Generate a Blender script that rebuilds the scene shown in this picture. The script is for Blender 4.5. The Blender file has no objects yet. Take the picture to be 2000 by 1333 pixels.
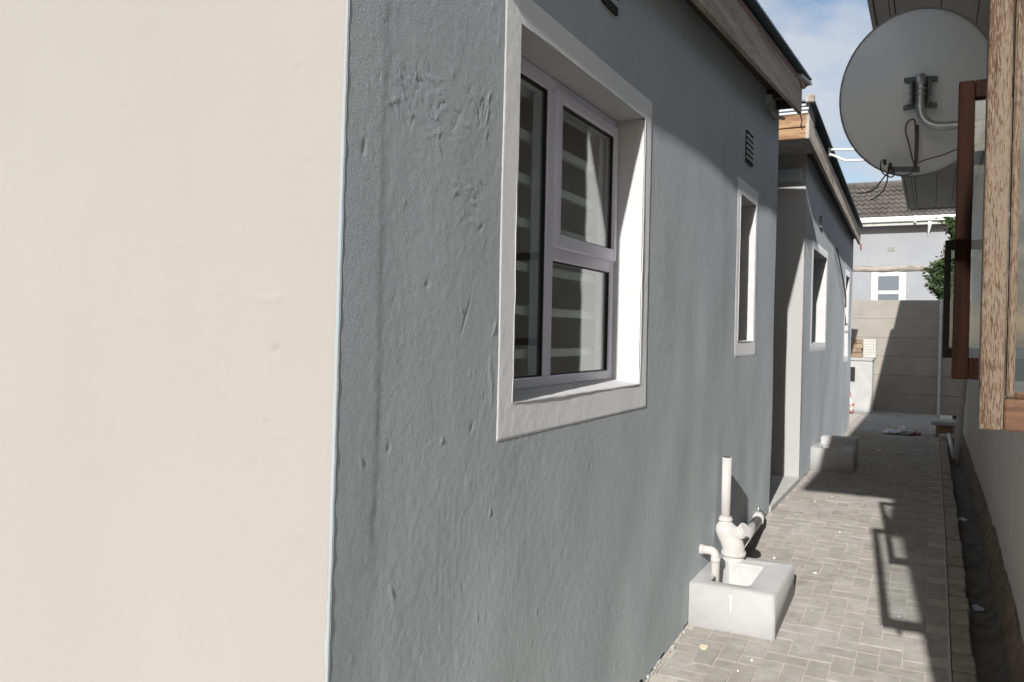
import bpy, bmesh, math, random
import numpy as np
from mathutils import Vector, Matrix

random.seed(7)
C = bpy.context.scene.collection
PI = math.pi

# ------------------------------------------------------------------ camera, sky, sun, exposure
scene = bpy.context.scene
YAW, PITCH, ROLL = math.radians(26.97), math.radians(-0.612), math.radians(1.159)
_f = Vector((-math.sin(YAW) * math.cos(PITCH), math.cos(YAW) * math.cos(PITCH), math.sin(PITCH)))
_r0 = Vector((math.cos(YAW), math.sin(YAW), 0)); _u0 = _r0.cross(_f)
_r = _r0 * math.cos(ROLL) + _u0 * math.sin(ROLL)
_u = _u0 * math.cos(ROLL) - _r0 * math.sin(ROLL)
cam_d = bpy.data.cameras.new('camera'); cam = bpy.data.objects.new('camera', cam_d); C.objects.link(cam)
cam_d.sensor_width = 36.0; cam_d.lens = 36.0 * 1614 / 2000
cam_d.clip_start = 0.02; cam_d.clip_end = 2000
cam.matrix_world = Matrix(((_r.x, _u.x, -_f.x, 0), (_r.y, _u.y, -_f.y, 0), (_r.z, _u.z, -_f.z, 0), (0, 0, 0, 1)))
scene.camera = cam

SUN_DIR = Vector((-0.203, 2.33, -1.0)).normalized()
SUN_EL = math.asin(-SUN_DIR.z)
world = bpy.data.worlds.new('World'); scene.world = world; world.use_nodes = True
wn = world.node_tree; wn.nodes.clear()
w_out = wn.nodes.new('ShaderNodeOutputWorld'); w_bg = wn.nodes.new('ShaderNodeBackground')
w_sky = wn.nodes.new('ShaderNodeTexSky'); w_sky.sky_type = 'NISHITA'; w_sky.sun_disc = False
w_sky.sun_elevation = SUN_EL; w_sky.sun_rotation = math.atan2(-SUN_DIR.x, -SUN_DIR.y)
w_sky.air_density = 1.0; w_sky.dust_density = 1.2; w_sky.ozone_density = 1.0
w_bg.inputs['Strength'].default_value = 0.112
w_tc = wn.nodes.new('ShaderNodeTexCoord'); w_map = wn.nodes.new('ShaderNodeMapping')
w_map.inputs['Scale'].default_value = (1.0, 1.0, 2.2); w_map.inputs['Location'].default_value = (0.35, 0.2, 0.1)
w_no = wn.nodes.new('ShaderNodeTexNoise'); w_no.inputs['Scale'].default_value = 4.6
w_no.inputs['Detail'].default_value = 7; w_no.inputs['Roughness'].default_value = 0.58
w_rm = wn.nodes.new('ShaderNodeValToRGB')
w_rm.color_ramp.elements[0].position = 0.36; w_rm.color_ramp.elements[0].color = (0, 0, 0, 1)
w_rm.color_ramp.elements[1].position = 0.56; w_rm.color_ramp.elements[1].color = (0.85, 0.85, 0.85, 1)
w_mix = wn.nodes.new('ShaderNodeMixRGB'); w_mix.inputs['Color2'].default_value = (5.1, 5.35, 5.9, 1)
wn.links.new(w_tc.outputs['Generated'], w_map.inputs['Vector']); wn.links.new(w_map.outputs[0], w_no.inputs['Vector'])
wn.links.new(w_no.outputs['Fac'], w_rm.inputs[0]); wn.links.new(w_rm.outputs[0], w_mix.inputs['Fac'])
wn.links.new(w_sky.outputs[0], w_mix.inputs['Color1']); wn.links.new(w_mix.outputs[0], w_bg.inputs['Color'])
wn.links.new(w_bg.outputs[0], w_out.inputs['Surface'])

sun_d = bpy.data.lights.new('sun', 'SUN'); sun_d.energy = 5.0; sun_d.angle = math.radians(0.53); sun_d.color = (1.0, 0.965, 0.915)
sun = bpy.data.objects.new('sun', sun_d); C.objects.link(sun)
sun.rotation_euler = SUN_DIR.to_track_quat('-Z', 'Y').to_euler()
vs = scene.view_settings
vs.view_transform = 'Standard'; vs.look = 'None'; vs.exposure = 0.17; vs.gamma = 1.0; vs.use_curve_mapping = False

# ------------------------------------------------------------------ materials
def nd(nt, t, **kw):
    n = nt.nodes.new('ShaderNode' + t)
    for k, v in kw.items():
        n.inputs[k].default_value = v
    return n

def base_mat(name, col, rough=0.8, spec=0.3, metal=0.0):
    m = bpy.data.materials.new(name); m.use_nodes = True
    nt = m.node_tree; b = nt.nodes['Principled BSDF']
    b.inputs['Base Color'].default_value = (*col, 1); b.inputs['Roughness'].default_value = rough
    b.inputs['Specular IOR Level'].default_value = spec; b.inputs['Diffuse Roughness'].default_value = 0.35; b.inputs['Metallic'].default_value = metal
    return m, nt, b

def geo_pos(nt, scale=(1, 1, 1)):
    g = nd(nt, 'NewGeometry'); mp = nd(nt, 'Mapping', Scale=scale)
    nt.links.new(g.outputs['Position'], mp.inputs['Vector']); return mp.outputs[0]

def noisy(name, col, col2, scale=3.0, rough=0.8, spec=0.25, bump=0.0, bscale=60.0, stretch=(1, 1, 1), lo=0.35, hi=0.65, detail=6,
          bdist=0.004, bstretch=None, metal=0.0, objrand=0.0, specks=None):
    m, nt, b = base_mat(name, col, rough, spec, metal)
    v = geo_pos(nt, stretch)
    n = nd(nt, 'TexNoise', Scale=scale, Detail=detail, Roughness=0.6); nt.links.new(v, n.inputs['Vector'])
    r = nd(nt, 'ValToRGB'); r.color_ramp.elements[0].position = lo; r.color_ramp.elements[1].position = hi
    r.color_ramp.elements[0].color = (*col, 1); r.color_ramp.elements[1].color = (*col2, 1)
    nt.links.new(n.outputs['Fac'], r.inputs[0]); out = r.outputs[0]
    if specks:
        sc, th, sco = specks
        n2 = nd(nt, 'TexNoise', Scale=sc, Detail=3.0, Roughness=0.55); nt.links.new(geo_pos(nt), n2.inputs['Vector'])
        r2 = nd(nt, 'ValToRGB'); r2.color_ramp.elements[0].position = th; r2.color_ramp.elements[1].position = th + 0.035
        nt.links.new(n2.outputs['Fac'], r2.inputs[0])
        mx = nd(nt, 'MixRGB'); mx.inputs['Color2'].default_value = (*sco, 1)
        nt.links.new(r2.outputs[0], mx.inputs['Fac']); nt.links.new(out, mx.inputs['Color1']); out = mx.outputs[0]
    if objrand:
        oi = nd(nt, 'ObjectInfo'); hs = nd(nt, 'HueSaturation')
        mr = nd(nt, 'MapRange'); mr.inputs['To Min'].default_value = 1 - objrand; mr.inputs['To Max'].default_value = 1 + objrand
        nt.links.new(oi.outputs['Random'], mr.inputs['Value']); nt.links.new(mr.outputs[0], hs.inputs['Value'])
        nt.links.new(out, hs.inputs['Color']); out = hs.outputs[0]
    nt.links.new(out, b.inputs['Base Color'])
    if bump:
        nb = nd(nt, 'TexNoise', Scale=bscale, Detail=5.0, Roughness=0.6); nt.links.new(geo_pos(nt, bstretch or (1, 1, 1)), nb.inputs['Vector'])
        bp = nd(nt, 'Bump', Strength=bump, Distance=bdist); nt.links.new(nb.outputs['Fac'], bp.inputs['Height'])
        nt.links.new(bp.outputs[0], b.inputs['Normal'])
    return m

def plaster(name, c1, c2, fine=0.5, rough=0.75, spec=0.25, matt=0.3):
    """painted brush-textured plaster: colour drift plus fine relief that runs up and down"""
    m, nt, b = base_mat(name, c1, rough, spec)
    b.inputs['Diffuse Roughness'].default_value = matt
    n = nd(nt, 'TexNoise', Scale=2.2, Detail=5.0, Roughness=0.6); nt.links.new(geo_pos(nt, (1, 1, 0.5)), n.inputs['Vector'])
    r = nd(nt, 'ValToRGB'); r.color_ramp.elements[0].position = 0.35; r.color_ramp.elements[1].position = 0.68
    r.color_ramp.elements[0].color = (*c1, 1); r.color_ramp.elements[1].color = (*c2, 1)
    nt.links.new(n.outputs['Fac'], r.inputs[0]); nt.links.new(r.outputs[0], b.inputs['Base Color'])
    n1 = nd(nt, 'TexNoise', Scale=230.0, Detail=5.0, Roughness=0.65); nt.links.new(geo_pos(nt, (1, 1, 1)), n1.inputs['Vector'])
    n2 = nd(nt, 'TexNoise', Scale=38.0, Detail=6.0, Roughness=0.62); nt.links.new(geo_pos(nt, (1, 1, 1)), n2.inputs['Vector'])
    b1 = nd(nt, 'Bump', Strength=fine, Distance=0.0025); nt.links.new(n1.outputs['Fac'], b1.inputs['Height'])
    b2 = nd(nt, 'Bump', Strength=fine, Distance=0.0020); nt.links.new(n2.outputs['Fac'], b2.inputs['Height'])
    nt.links.new(b1.outputs[0], b2.inputs['Normal']); nt.links.new(b2.outputs[0], b.inputs['Normal'])
    return m

def glass_mat(name, tint, ior, rough=0.0, haze=0.0, hazecol=(0.5, 0.5, 0.5)):
    m = bpy.data.materials.new(name); m.use_nodes = True; nt = m.node_tree; nt.nodes.clear()
    o = nd(nt, 'OutputMaterial'); tr = nd(nt, 'BsdfTransparent'); tr.inputs[0].default_value = (*tint, 1)
    gl = nd(nt, 'BsdfGlossy'); gl.inputs['Roughness'].default_value = rough; gl.inputs['Color'].default_value = (0.95, 0.97, 0.96, 1)
    lw = nd(nt, 'LayerWeight'); lw.inputs['Blend'].default_value = 0.5; mx = nd(nt, 'MixShader')
    pw_ = nd(nt, 'Math'); pw_.operation = 'POWER'; pw_.inputs[1].default_value = 3.6
    ml = nd(nt, 'Math'); ml.operation = 'MULTIPLY_ADD'; ml.inputs[1].default_value = ior; ml.inputs[2].default_value = 0.045
    nt.links.new(lw.outputs['Facing'], pw_.inputs[0]); nt.links.new(pw_.outputs[0], ml.inputs[0]); nt.links.new(ml.outputs[0], mx.inputs[0]); nt.links.new(tr.outputs[0], mx.inputs[1]); nt.links.new(gl.outputs[0], mx.inputs[2])
    last = mx
    if haze:
        df = nd(nt, 'BsdfDiffuse'); df.inputs[0].default_value = (*hazecol, 1); m2 = nd(nt, 'MixShader'); m2.inputs[0].default_value = haze
        nt.links.new(mx.outputs[0], m2.inputs[1]); nt.links.new(df.outputs[0], m2.inputs[2]); last = m2
    nt.links.new(last.outputs[0], o.inputs['Surface'])
    return m

def wood_mat(name, dark, mid, pale, rough=0.7, flake=0.55, axis=2, spec=0.3, scale=70.0, bump=0.5):
    """old timber: long grain streaks with pale weathered flakes"""
    m, nt, b = base_mat(name, mid, rough, spec)
    st = [1.0, 1.0, 1.0]; st[axis] = 0.05
    v = geo_pos(nt, tuple(st))
    n = nd(nt, 'TexNoise', Scale=scale, Detail=7.0, Roughness=0.68); nt.links.new(v, n.inputs['Vector'])
    r = nd(nt, 'ValToRGB'); e = r.color_ramp.elements
    e[0].position = 0.34; e[0].color = (*dark, 1); e[1].position = 0.60; e[1].color = (*mid, 1)
    nt.links.new(n.outputs['Fac'], r.inputs[0])
    st2 = [1.0, 1.0, 1.0]; st2[axis] = 0.09
    n2 = nd(nt, 'TexNoise', Scale=scale * 2.6, Detail=6.0, Roughness=0.7); nt.links.new(geo_pos(nt, tuple(st2)), n2.inputs['Vector'])
    n3 = nd(nt, 'TexNoise', Scale=14.0, Detail=3.0); nt.links.new(geo_pos(nt, tuple(st)), n3.inputs['Vector'])
    ad = nd(nt, 'Math'); ad.operation = 'ADD'; ad.use_clamp = False
    sb = nd(nt, 'Math'); sb.operation = 'MULTIPLY'; sb.inputs[1].default_value = 0.9
    nt.links.new(n3.outputs['Fac'], sb.inputs[0]); nt.links.new(n2.outputs['Fac'], ad.inputs[0]); nt.links.new(sb.outputs[0], ad.inputs[1])
    r2 = nd(nt, 'ValToRGB'); r2.color_ramp.elements[0].position = flake + 0.30; r2.color_ramp.elements[1].position = flake + 0.66; r2.color_ramp.elements[1].color = (.8, .8, .8, 1)
    nt.links.new(ad.outputs[0], r2.inputs[0])
    mx = nd(nt, 'MixRGB'); mx.inputs['Color2'].default_value = (*pale, 1)
    nt.links.new(r2.outputs[0], mx.inputs['Fac']); nt.links.new(r.outputs[0], mx.inputs['Color1']); nt.links.new(mx.outputs[0], b.inputs['Base Color'])
    bp = nd(nt, 'Bump', Strength=bump, Distance=0.0015); nt.links.new(ad.outputs[0], bp.inputs['Height']); nt.links.new(bp.outputs[0], b.inputs['Normal'])
    return m

M = {}
M['grey'] = plaster('grey_wall_paint', (0.447, 0.488, 0.52), (0.497, 0.535, 0.562), fine=0.6, matt=0.5)
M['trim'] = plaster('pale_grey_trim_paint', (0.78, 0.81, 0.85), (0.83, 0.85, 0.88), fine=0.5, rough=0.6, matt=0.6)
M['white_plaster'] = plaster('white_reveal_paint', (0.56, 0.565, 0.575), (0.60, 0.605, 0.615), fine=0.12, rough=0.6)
M['recess'] = plaster('recess_paint', (0.41, 0.415, 0.412), (0.445, 0.446, 0.442), fine=0.15)
M['cream'] = plaster('cream_wall_paint', (0.340, 0.325, 0.301), (0.352, 0.337, 0.313), fine=0.16, rough=0.7)
M['bead'] = plaster('pale_blue_corner', (0.33, 0.375, 0.405), (0.36, 0.40, 0.43), fine=0.2)  # pale blue tint for the thin strip along the corner
M['cream2'] = plaster('cream_neighbour_paint', (0.64, 0.61, 0.57), (0.69, 0.655, 0.61), fine=0.2)
M['pvc'] = noisy('white_window_plastic', (0.74, 0.755, 0.86), (0.78, 0.79, 0.88), rough=0.35, spec=0.45)  # blue of the ambient light put into the white
M['pipe'] = noisy('white_drain_plastic', (0.50, 0.49, 0.475), (0.56, 0.55, 0.54), scale=14, specks=(40.0, 0.70, (0.36, 0.32, 0.27)), rough=0.4, spec=0.4)
M['gasket'] = noisy('black_rubber_gasket', (0.02, 0.02, 0.022), (0.03, 0.03, 0.03), rough=0.6)
M['glass'] = glass_mat('window_glass', (0.97, 0.99, 0.98), 1.0)
M['glass_frost'] = glass_mat('obscured_glass', (0.5, 0.55, 0.58), 0.8, rough=0.25, haze=0.6, hazecol=(0.22, 0.25, 0.28))
M['glass_case'] = glass_mat('dusty_casement_glass', (0.93, 0.95, 0.95), 0.85, haze=0.035, hazecol=(0.45, 0.5, 0.55))
M['bar'] = noisy('white_bar_paint', (0.82, 0.84, 0.84), (0.85, 0.86, 0.86), rough=0.45)
M['room'] = noisy('room_paint', (0.74, 0.69, 0.58), (0.80, 0.75, 0.64), scale=1.5)
M['slot'] = noisy('vent_shadow_gap', (0.03, 0.03, 0.032), (0.04, 0.04, 0.04), rough=0.9)
M['barge'] = wood_mat('weathered_fascia_timber', (0.22, 0.185, 0.15), (0.38, 0.335, 0.285), (0.50, 0.455, 0.40), axis=1, flake=0.6, scale=40)
M['orange_wood'] = wood_mat('orange_varnished_timber', (0.12, 0.05, 0.018), (0.28, 0.13, 0.045), (0.40, 0.25, 0.12), axis=0, flake=0.62, scale=40, rough=0.5)
M['rafter'] = wood_mat('dark_rafter_timber', (0.05, 0.04, 0.035), (0.12, 0.09, 0.07), (0.2, 0.17, 0.14), axis=0, flake=0.7)
M['roof_metal'] = noisy('dark_teal_roof_sheet', (0.035, 0.07, 0.085), (0.06, 0.10, 0.115), scale=6, rough=0.45, spec=0.5)
M['roof_pale'] = noisy('pale_roof_sheet', (0.50, 0.53, 0.57), (0.6, 0.62, 0.65), scale=9, rough=0.45, spec=0.5)
M['underlay'] = noisy('pinkish_underlay', (0.45, 0.24, 0.22), (0.5, 0.45, 0.42), scale=20, rough=0.7)
M['soffit'] = noisy('pale_soffit_board_paint', (0.46, 0.45, 0.425), (0.54, 0.525, 0.495), scale=5, rough=0.7, stretch=(3, 0.4, 1), bump=0.15, bscale=30)
M['fascia_white'] = noisy('aged_white_fascia_paint', (0.42, 0.42, 0.41), (0.52, 0.52, 0.51), scale=8, rough=0.6)
M['old_wood'] = wood_mat('flaking_brown_timber', (0.04, 0.020, 0.011), (0.115, 0.062, 0.034), (0.23, 0.18, 0.13), axis=2, flake=0.67, scale=290, bump=0.7)
M['old_wood_x'] = wood_mat('flaking_brown_timber_rail', (0.075, 0.036, 0.02), (0.17, 0.09, 0.052), (0.34, 0.27, 0.20), axis=0, flake=0.66, scale=150, bump=0.7)
M['mahogany'] = wood_mat('shade_darkened_red_varnish', (0.010, 0.004, 0.003), (0.028, 0.0095, 0.005), (0.2, 0.085, 0.04), axis=2, flake=0.80, scale=50, rough=0.65, spec=0.06, bump=0.2)  # red varnish, darkened further to stand for shade on the casement
M['dark_frame'] = wood_mat('near_black_timber', (0.012, 0.008, 0.007), (0.03, 0.018, 0.013), (0.08, 0.05, 0.04), axis=2, flake=0.72, rough=0.5)
M['dish'] = noisy('grey_dish_paint', (0.68, 0.72, 0.76), (0.72, 0.75, 0.78), scale=4, rough=0.42, spec=0.45)  # bluish cast of the skylight put into the grey
M['dish_rim'] = noisy('dark_dish_rim', (0.2, 0.2, 0.21), (0.28, 0.28, 0.28), rough=0.5)
M['galv'] = noisy('galvanised_steel', (0.38, 0.41, 0.42), (0.52, 0.54, 0.54), scale=40, rough=0.38, metal=0.7, spec=0.5)
M['dark_steel'] = noisy('dark_steel_bracket', (0.09, 0.10, 0.11), (0.15, 0.16, 0.17), scale=30, rough=0.5, spec=0.4)
M['cable'] = noisy('black_cable', (0.025, 0.024, 0.026), (0.04, 0.04, 0.04), rough=0.5)
M['cable_grey'] = noisy('grey_cable', (0.10, 0.095, 0.09), (0.13, 0.12, 0.11), rough=0.5)
M['white_tube'] = noisy('white_painted_tube', (0.8, 0.8, 0.8), (0.84, 0.84, 0.84), rough=0.4)
M['brick'] = noisy('paving_brick', (0.310, 0.294, 0.268), (0.385, 0.367, 0.340), scale=16, rough=0.9, spec=0.15, bump=0.5, bscale=110, bdist=0.0025, objrand=0.09,
                   specks=(26.0, 0.71, (0.6, 0.585, 0.55)))
# worn grey cement film and brown dirt drifting over the bricks
_m = M['brick']; _nt = _m.node_tree; _b = _nt.nodes['Principled BSDF']; _src = _b.inputs['Base Color'].links[0].from_socket
for (_sc, _lo, _hi, _col, _amt) in ((3.1, .52, .70, (0.43, 0.43, 0.425), .65), (5.5, .56, .74, (0.20, 0.17, 0.13), .55), (1.7, .5, .75, (0.26, 0.235, 0.20), .5)):
    _n = nd(_nt, 'TexNoise', Scale=_sc, Detail=6.0, Roughness=0.65); _nt.links.new(geo_pos(_nt), _n.inputs['Vector'])
    _r = nd(_nt, 'ValToRGB'); _r.color_ramp.elements[0].position = _lo; _r.color_ramp.elements[1].position = _hi
    _r.color_ramp.elements[0].color = (0, 0, 0, 1); _r.color_ramp.elements[1].color = (_amt, _amt, _amt, 1)
    _x = nd(_nt, 'MixRGB'); _x.inputs['Color2'].default_value = (*_col, 1)
    _nt.links.new(_n.outputs['Fac'], _r.inputs[0]); _nt.links.new(_r.outputs[0], _x.inputs['Fac']); _nt.links.new(_src, _x.inputs['Color1']); _src = _x.outputs[0]
_nt.links.new(_src, _b.inputs['Base Color'])
M['joint'] = noisy('pale_joint_sand', (0.42, 0.39, 0.345), (0.50, 0.47, 0.42), scale=30, rough=0.95, bump=0.4, bscale=160, spec=0.1)
M['kerb'] = noisy('kerb_brick', (0.26, 0.235, 0.20), (0.36, 0.33, 0.29), scale=14, rough=0.9, bump=0.7, bscale=60, bdist=0.006, objrand=0.14, spec=0.15)
M['drain'] = noisy('damp_drain_concrete', (0.11, 0.105, 0.098), (0.19, 0.18, 0.165), scale=9, rough=0.85, bump=0.5, bscale=45, bdist=0.006)
M['plinth'] = noisy('bare_brown_plinth', (0.17, 0.13, 0.095), (0.30, 0.25, 0.20), scale=9, rough=0.95, bump=0.8, bscale=40, bdist=0.01)
M['ground'] = noisy('bare_ground', (0.34, 0.31, 0.26), (0.42, 0.385, 0.33), scale=0.8, rough=0.95, bump=0.4, bscale=12, bdist=0.02)
M['gully'] = noisy('white_painted_concrete', (0.44, 0.445, 0.445), (0.485, 0.49, 0.49), scale=11, specks=(19.0, 0.71, (0.40, 0.385, 0.355)), rough=0.6, spec=0.3, bump=0.25, bscale=35, bdist=0.004)
M['gully_in'] = noisy('gully_inside', (0.5, 0.49, 0.47), (0.66, 0.65, 0.63), scale=14, rough=0.7)
M['drip'] = noisy('white_paint_drip', (0.84, 0.84, 0.84), (0.86, 0.86, 0.86), rough=0.3)
M['slab'] = noisy('grey_step_screed', (0.40, 0.40, 0.395), (0.48, 0.475, 0.465), scale=9, rough=0.8, bump=0.3, bscale=50)
M['precast'] = noisy('precast_concrete_panel', (0.32, 0.297, 0.265), (0.36, 0.338, 0.303), scale=4, rough=0.9, bump=0.3, bscale=40, objrand=0.03, spec=0.15)
M['post'] = noisy('pale_precast_post', (0.5, 0.5, 0.49), (0.6, 0.6, 0.58), scale=6, rough=0.85)
M['far_wall'] = noisy('neighbour_grey_paint', (0.31, 0.32, 0.343), (0.34, 0.35, 0.368), scale=1.2, rough=0.85, bump=0.2, bscale=25)
M['tile'] = noisy('brown_grey_roof_tile', (0.10, 0.092, 0.085), (0.135, 0.125, 0.115), scale=2, rough=0.85, objrand=0.07)
M['log'] = wood_mat('weathered_log', (0.17, 0.15, 0.13), (0.33, 0.30, 0.265), (0.45, 0.42, 0.38), axis=0, flake=0.68, scale=25)
M['leaf'] = noisy('leaf_green', (0.018, 0.038, 0.012), (0.065, 0.10, 0.028), scale=5, rough=0.55, spec=0.35)
M['bark'] = noisy('twig_bark', (0.09, 0.065, 0.045), (0.14, 0.105, 0.08), scale=20, rough=0.9)
M['counter'] = noisy('counter_plaster', (0.42, 0.43, 0.425), (0.5, 0.505, 0.49), scale=5, rough=0.85, bump=0.3, bscale=30)
M['tile_pale'] = noisy('pale_wall_tile', (0.5, 0.49, 0.46), (0.58, 0.57, 0.54), scale=9, rough=0.4, spec=0.5)
M['grout'] = noisy('dark_grout', (0.25, 0.245, 0.235), (0.3, 0.3, 0.29), rough=0.9)
M['brown_brick'] = noisy('brown_face_brick', (0.25, 0.17, 0.115), (0.38, 0.29, 0.21), scale=11, rough=0.9, objrand=0.15, bump=0.4, bscale=50)
M['paper'] = noisy('white_paper', (0.74, 0.74, 0.75), (0.8, 0.8, 0.8), rough=0.8)
M['bluepaper'] = noisy('bluish_plastic_scrap', (0.42, 0.46, 0.52), (0.55, 0.6, 0.66), scale=40, rough=0.4)
M['red'] = noisy('red_scrap', (0.22, 0.055, 0.05), (0.3, 0.09, 0.075), scale=30, rough=0.6)
M['redwhite'] = noisy('red_and_white_bag', (0.55, 0.07, 0.06), (0.78, 0.76, 0.74), scale=14, rough=0.6, lo=0.47, hi=0.53)
M['dryleaf'] = noisy('dry_leaf', (0.5, 0.44, 0.30), (0.62, 0.57, 0.44), scale=40, rough=0.8)
M['rubble'] = noisy('broken_mortar', (0.40, 0.38, 0.35), (0.62, 0.61, 0.59), scale=25, rough=0.95, bump=0.5, bscale=80)
M['box_plastic'] = noisy('pale_box_plastic', (0.6, 0.62, 0.66), (0.66, 0.68, 0.7), rough=0.5)
M['conduit'] = noisy('grey_conduit', (0.3, 0.3, 0.3), (0.36, 0.36, 0.35), rough=0.55)

# ------------------------------------------------------------------ object helpers
WL = {}     # world location of every object's origin

def thing(name, loc, label, cat, group=None, kind=None):
    o = bpy.data.objects.new(name, None); C.objects.link(o); o.empty_display_size = 0.1
    o.location = loc; WL[o] = Vector(loc)
    o['label'] = label; o['category'] = cat
    if group: o['group'] = group
    if kind: o['kind'] = kind
    return o

def tag(o, label, cat, group=None, kind=None):
    o['label'] = label; o['category'] = cat
    if group: o['group'] = group
    if kind: o['kind'] = kind
    return o

def link_mesh(name, me, parent, origin):
    o = bpy.data.objects.new(name, me); C.objects.link(o); WL[o] = Vector(origin)
    if parent is not None:
        o.parent = parent; o.location = Vector(origin) - WL[parent]
    else:
        o.location = origin
    return o

def from_arrays(name, V, F, mat, parent=None, smooth=False):
    V = np.asarray(V, dtype=float); org = (V.min(0) + V.max(0)) / 2
    if parent is None: org[2] = V[:, 2].min()
    me = bpy.data.meshes.new(name)
    V2 = V - org
    if isinstance(F, np.ndarray):
        nf, k = F.shape
        me.vertices.add(len(V2)); me.vertices.foreach_set('co', V2.astype(np.float32).ravel())
        me.loops.add(nf * k); me.loops.foreach_set('vertex_index', F.astype(np.int32).ravel())
        me.polygons.add(nf); me.polygons.foreach_set('loop_start', np.arange(0, nf * k, k, dtype=np.int32))
        me.polygons.foreach_set('loop_total', np.full(nf, k, dtype=np.int32))
        me.update(calc_edges=True); me.validate()
    else:
        me.from_pydata([tuple(v) for v in V2], [], F); me.update()
    if smooth: me.polygons.foreach_set('use_smooth', [True] * len(me.polygons))
    me.materials.append(M[mat])
    return link_mesh(name, me, parent, tuple(org))

class B:
    """collects shapes in world coordinates and links them as one mesh"""
    def __init__(s): s.bm = bmesh.new()
    def box(s, x0, x1, y0, y1, z0, z1, bev=0.0, seg=1):
        t = bmesh.new(); bmesh.ops.create_cube(t, size=1.0)
        for v in t.verts:
            v.co = Vector((x0 + (v.co.x + .5) * (x1 - x0), y0 + (v.co.y + .5) * (y1 - y0), z0 + (v.co.z + .5) * (z1 - z0)))
        if bev: bmesh.ops.bevel(t, geom=list(t.edges), offset=bev, segments=seg, affect='EDGES', profile=0.5)
        s.add(t); return s
    def hexa(s, pts, bev=0.0):
        """eight corners: bottom loop of four, then top loop of four"""
        t = bmesh.new(); vs_ = [t.verts.new(p) for p in pts]
        for f in ((3, 2, 1, 0), (4, 5, 6, 7), (0, 1, 5, 4), (1, 2, 6, 5), (2, 3, 7, 6), (3, 0, 4, 7)): t.faces.new([vs_[i] for i in f])
        bmesh.ops.recalc_face_normals(t, faces=list(t.faces))
        if bev: bmesh.ops.bevel(t, geom=list(t.edges), offset=bev, segments=1, affect='EDGES')
        s.add(t); return s
    def add(s, t):
        me = bpy.data.meshes.new('tmp'); t.to_mesh(me); t.free(); s.bm.from_mesh(me); bpy.data.meshes.remove(me)
    def tube(s, pts, r, n=10, cap=True, closed_r=None):
        pts = [Vector(p) for p in pts]; rings = []
        rs = r if isinstance(r, (list, tuple)) else [r] * len(pts)
        prev = None
        for i, p in enumerate(pts):
            d = (pts[min(i + 1, len(pts) - 1)] - pts[max(i - 1, 0)]).normalized()
            if prev is None:
                a = d.orthogonal().normalized()
            else:
                a = (prev - d * prev.dot(d)).normalized()
            prev = a; b = d.cross(a)
            rings.append([s.bm.verts.new(p + (a * math.cos(2 * PI * k / n) + b * math.sin(2 * PI * k / n)) * rs[i]) for k in range(n)])
        for i in range(len(rings) - 1):
            for k in range(n):
                f = s.bm.faces.new((rings[i][k], rings[i][(k + 1) % n], rings[i + 1][(k + 1) % n], rings[i + 1][k])); f.smooth = True
        if cap:
            s.bm.faces.new(rings[0][::-1]); s.bm.faces.new(rings[-1])
        return s
    def build(s, name, mat, parent=None):
        if not s.bm.faces: return None
        org = Vector((0, 0, 0)); lo = Vector((1e9,) * 3); hi = Vector((-1e9,) * 3)
        for v in s.bm.verts:
            for k in range(3): lo[k] = min(lo[k], v.co[k]); hi[k] = max(hi[k], v.co[k])
        org = (lo + hi) / 2
        if parent is None: org.z = lo.z
        for v in s.bm.verts: v.co -= org
        bmesh.ops.recalc_face_normals(s.bm, faces=list(s.bm.faces))
        me = bpy.data.meshes.new(name); s.bm.to_mesh(me); s.bm.free(); me.materials.append(M[mat])
        return link_mesh(name, me, parent, org)

def arc(p0, p1, p2, n=8):
    """quadratic curve through control points"""
    p0, p1, p2 = Vector(p0), Vector(p1), Vector(p2)
    return [p0 * (1 - t) ** 2 + p1 * 2 * t * (1 - t) + p2 * t * t for t in [i / n for i in range(n + 1)]]

def spline(pts, n=6):
    P = [Vector(p) for p in pts]; out = []
    for i in range(len(P) - 1):
        a, b, c, d = P[max(i - 1, 0)], P[i], P[i + 1], P[min(i + 2, len(P) - 1)]
        for k in range(n):
            t = k / n
            out.append(0.5 * ((2 * b) + (c - a) * t + (2 * a - 5 * b + 4 * c - d) * t * t + (3 * b - a - 3 * c + d) * t ** 3))
    out.append(P[-1]); return out

# ------------------------------------------------------------------ noise fields (plaster relief)
_rng = np.random.default_rng(11)
_tab = _rng.random((256, 256))
def vnoise(u, v, seed=0):
    u = u + seed * 17.37; v = v + seed * 5.71
    iu = np.floor(u).astype(int); iv = np.floor(v).astype(int); fu = u - iu; fv = v - iv
    fu = fu * fu * fu * (fu * (fu * 6 - 15) + 10); fv = fv * fv * fv * (fv * (fv * 6 - 15) + 10)
    g = lambda a, b: _tab[a % 256, b % 256]
    return (g(iu, iv) * (1 - fu) + g(iu + 1, iv) * fu) * (1 - fv) + (g(iu, iv + 1) * (1 - fu) + g(iu + 1, iv + 1) * fu) * fv - 0.5

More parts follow.
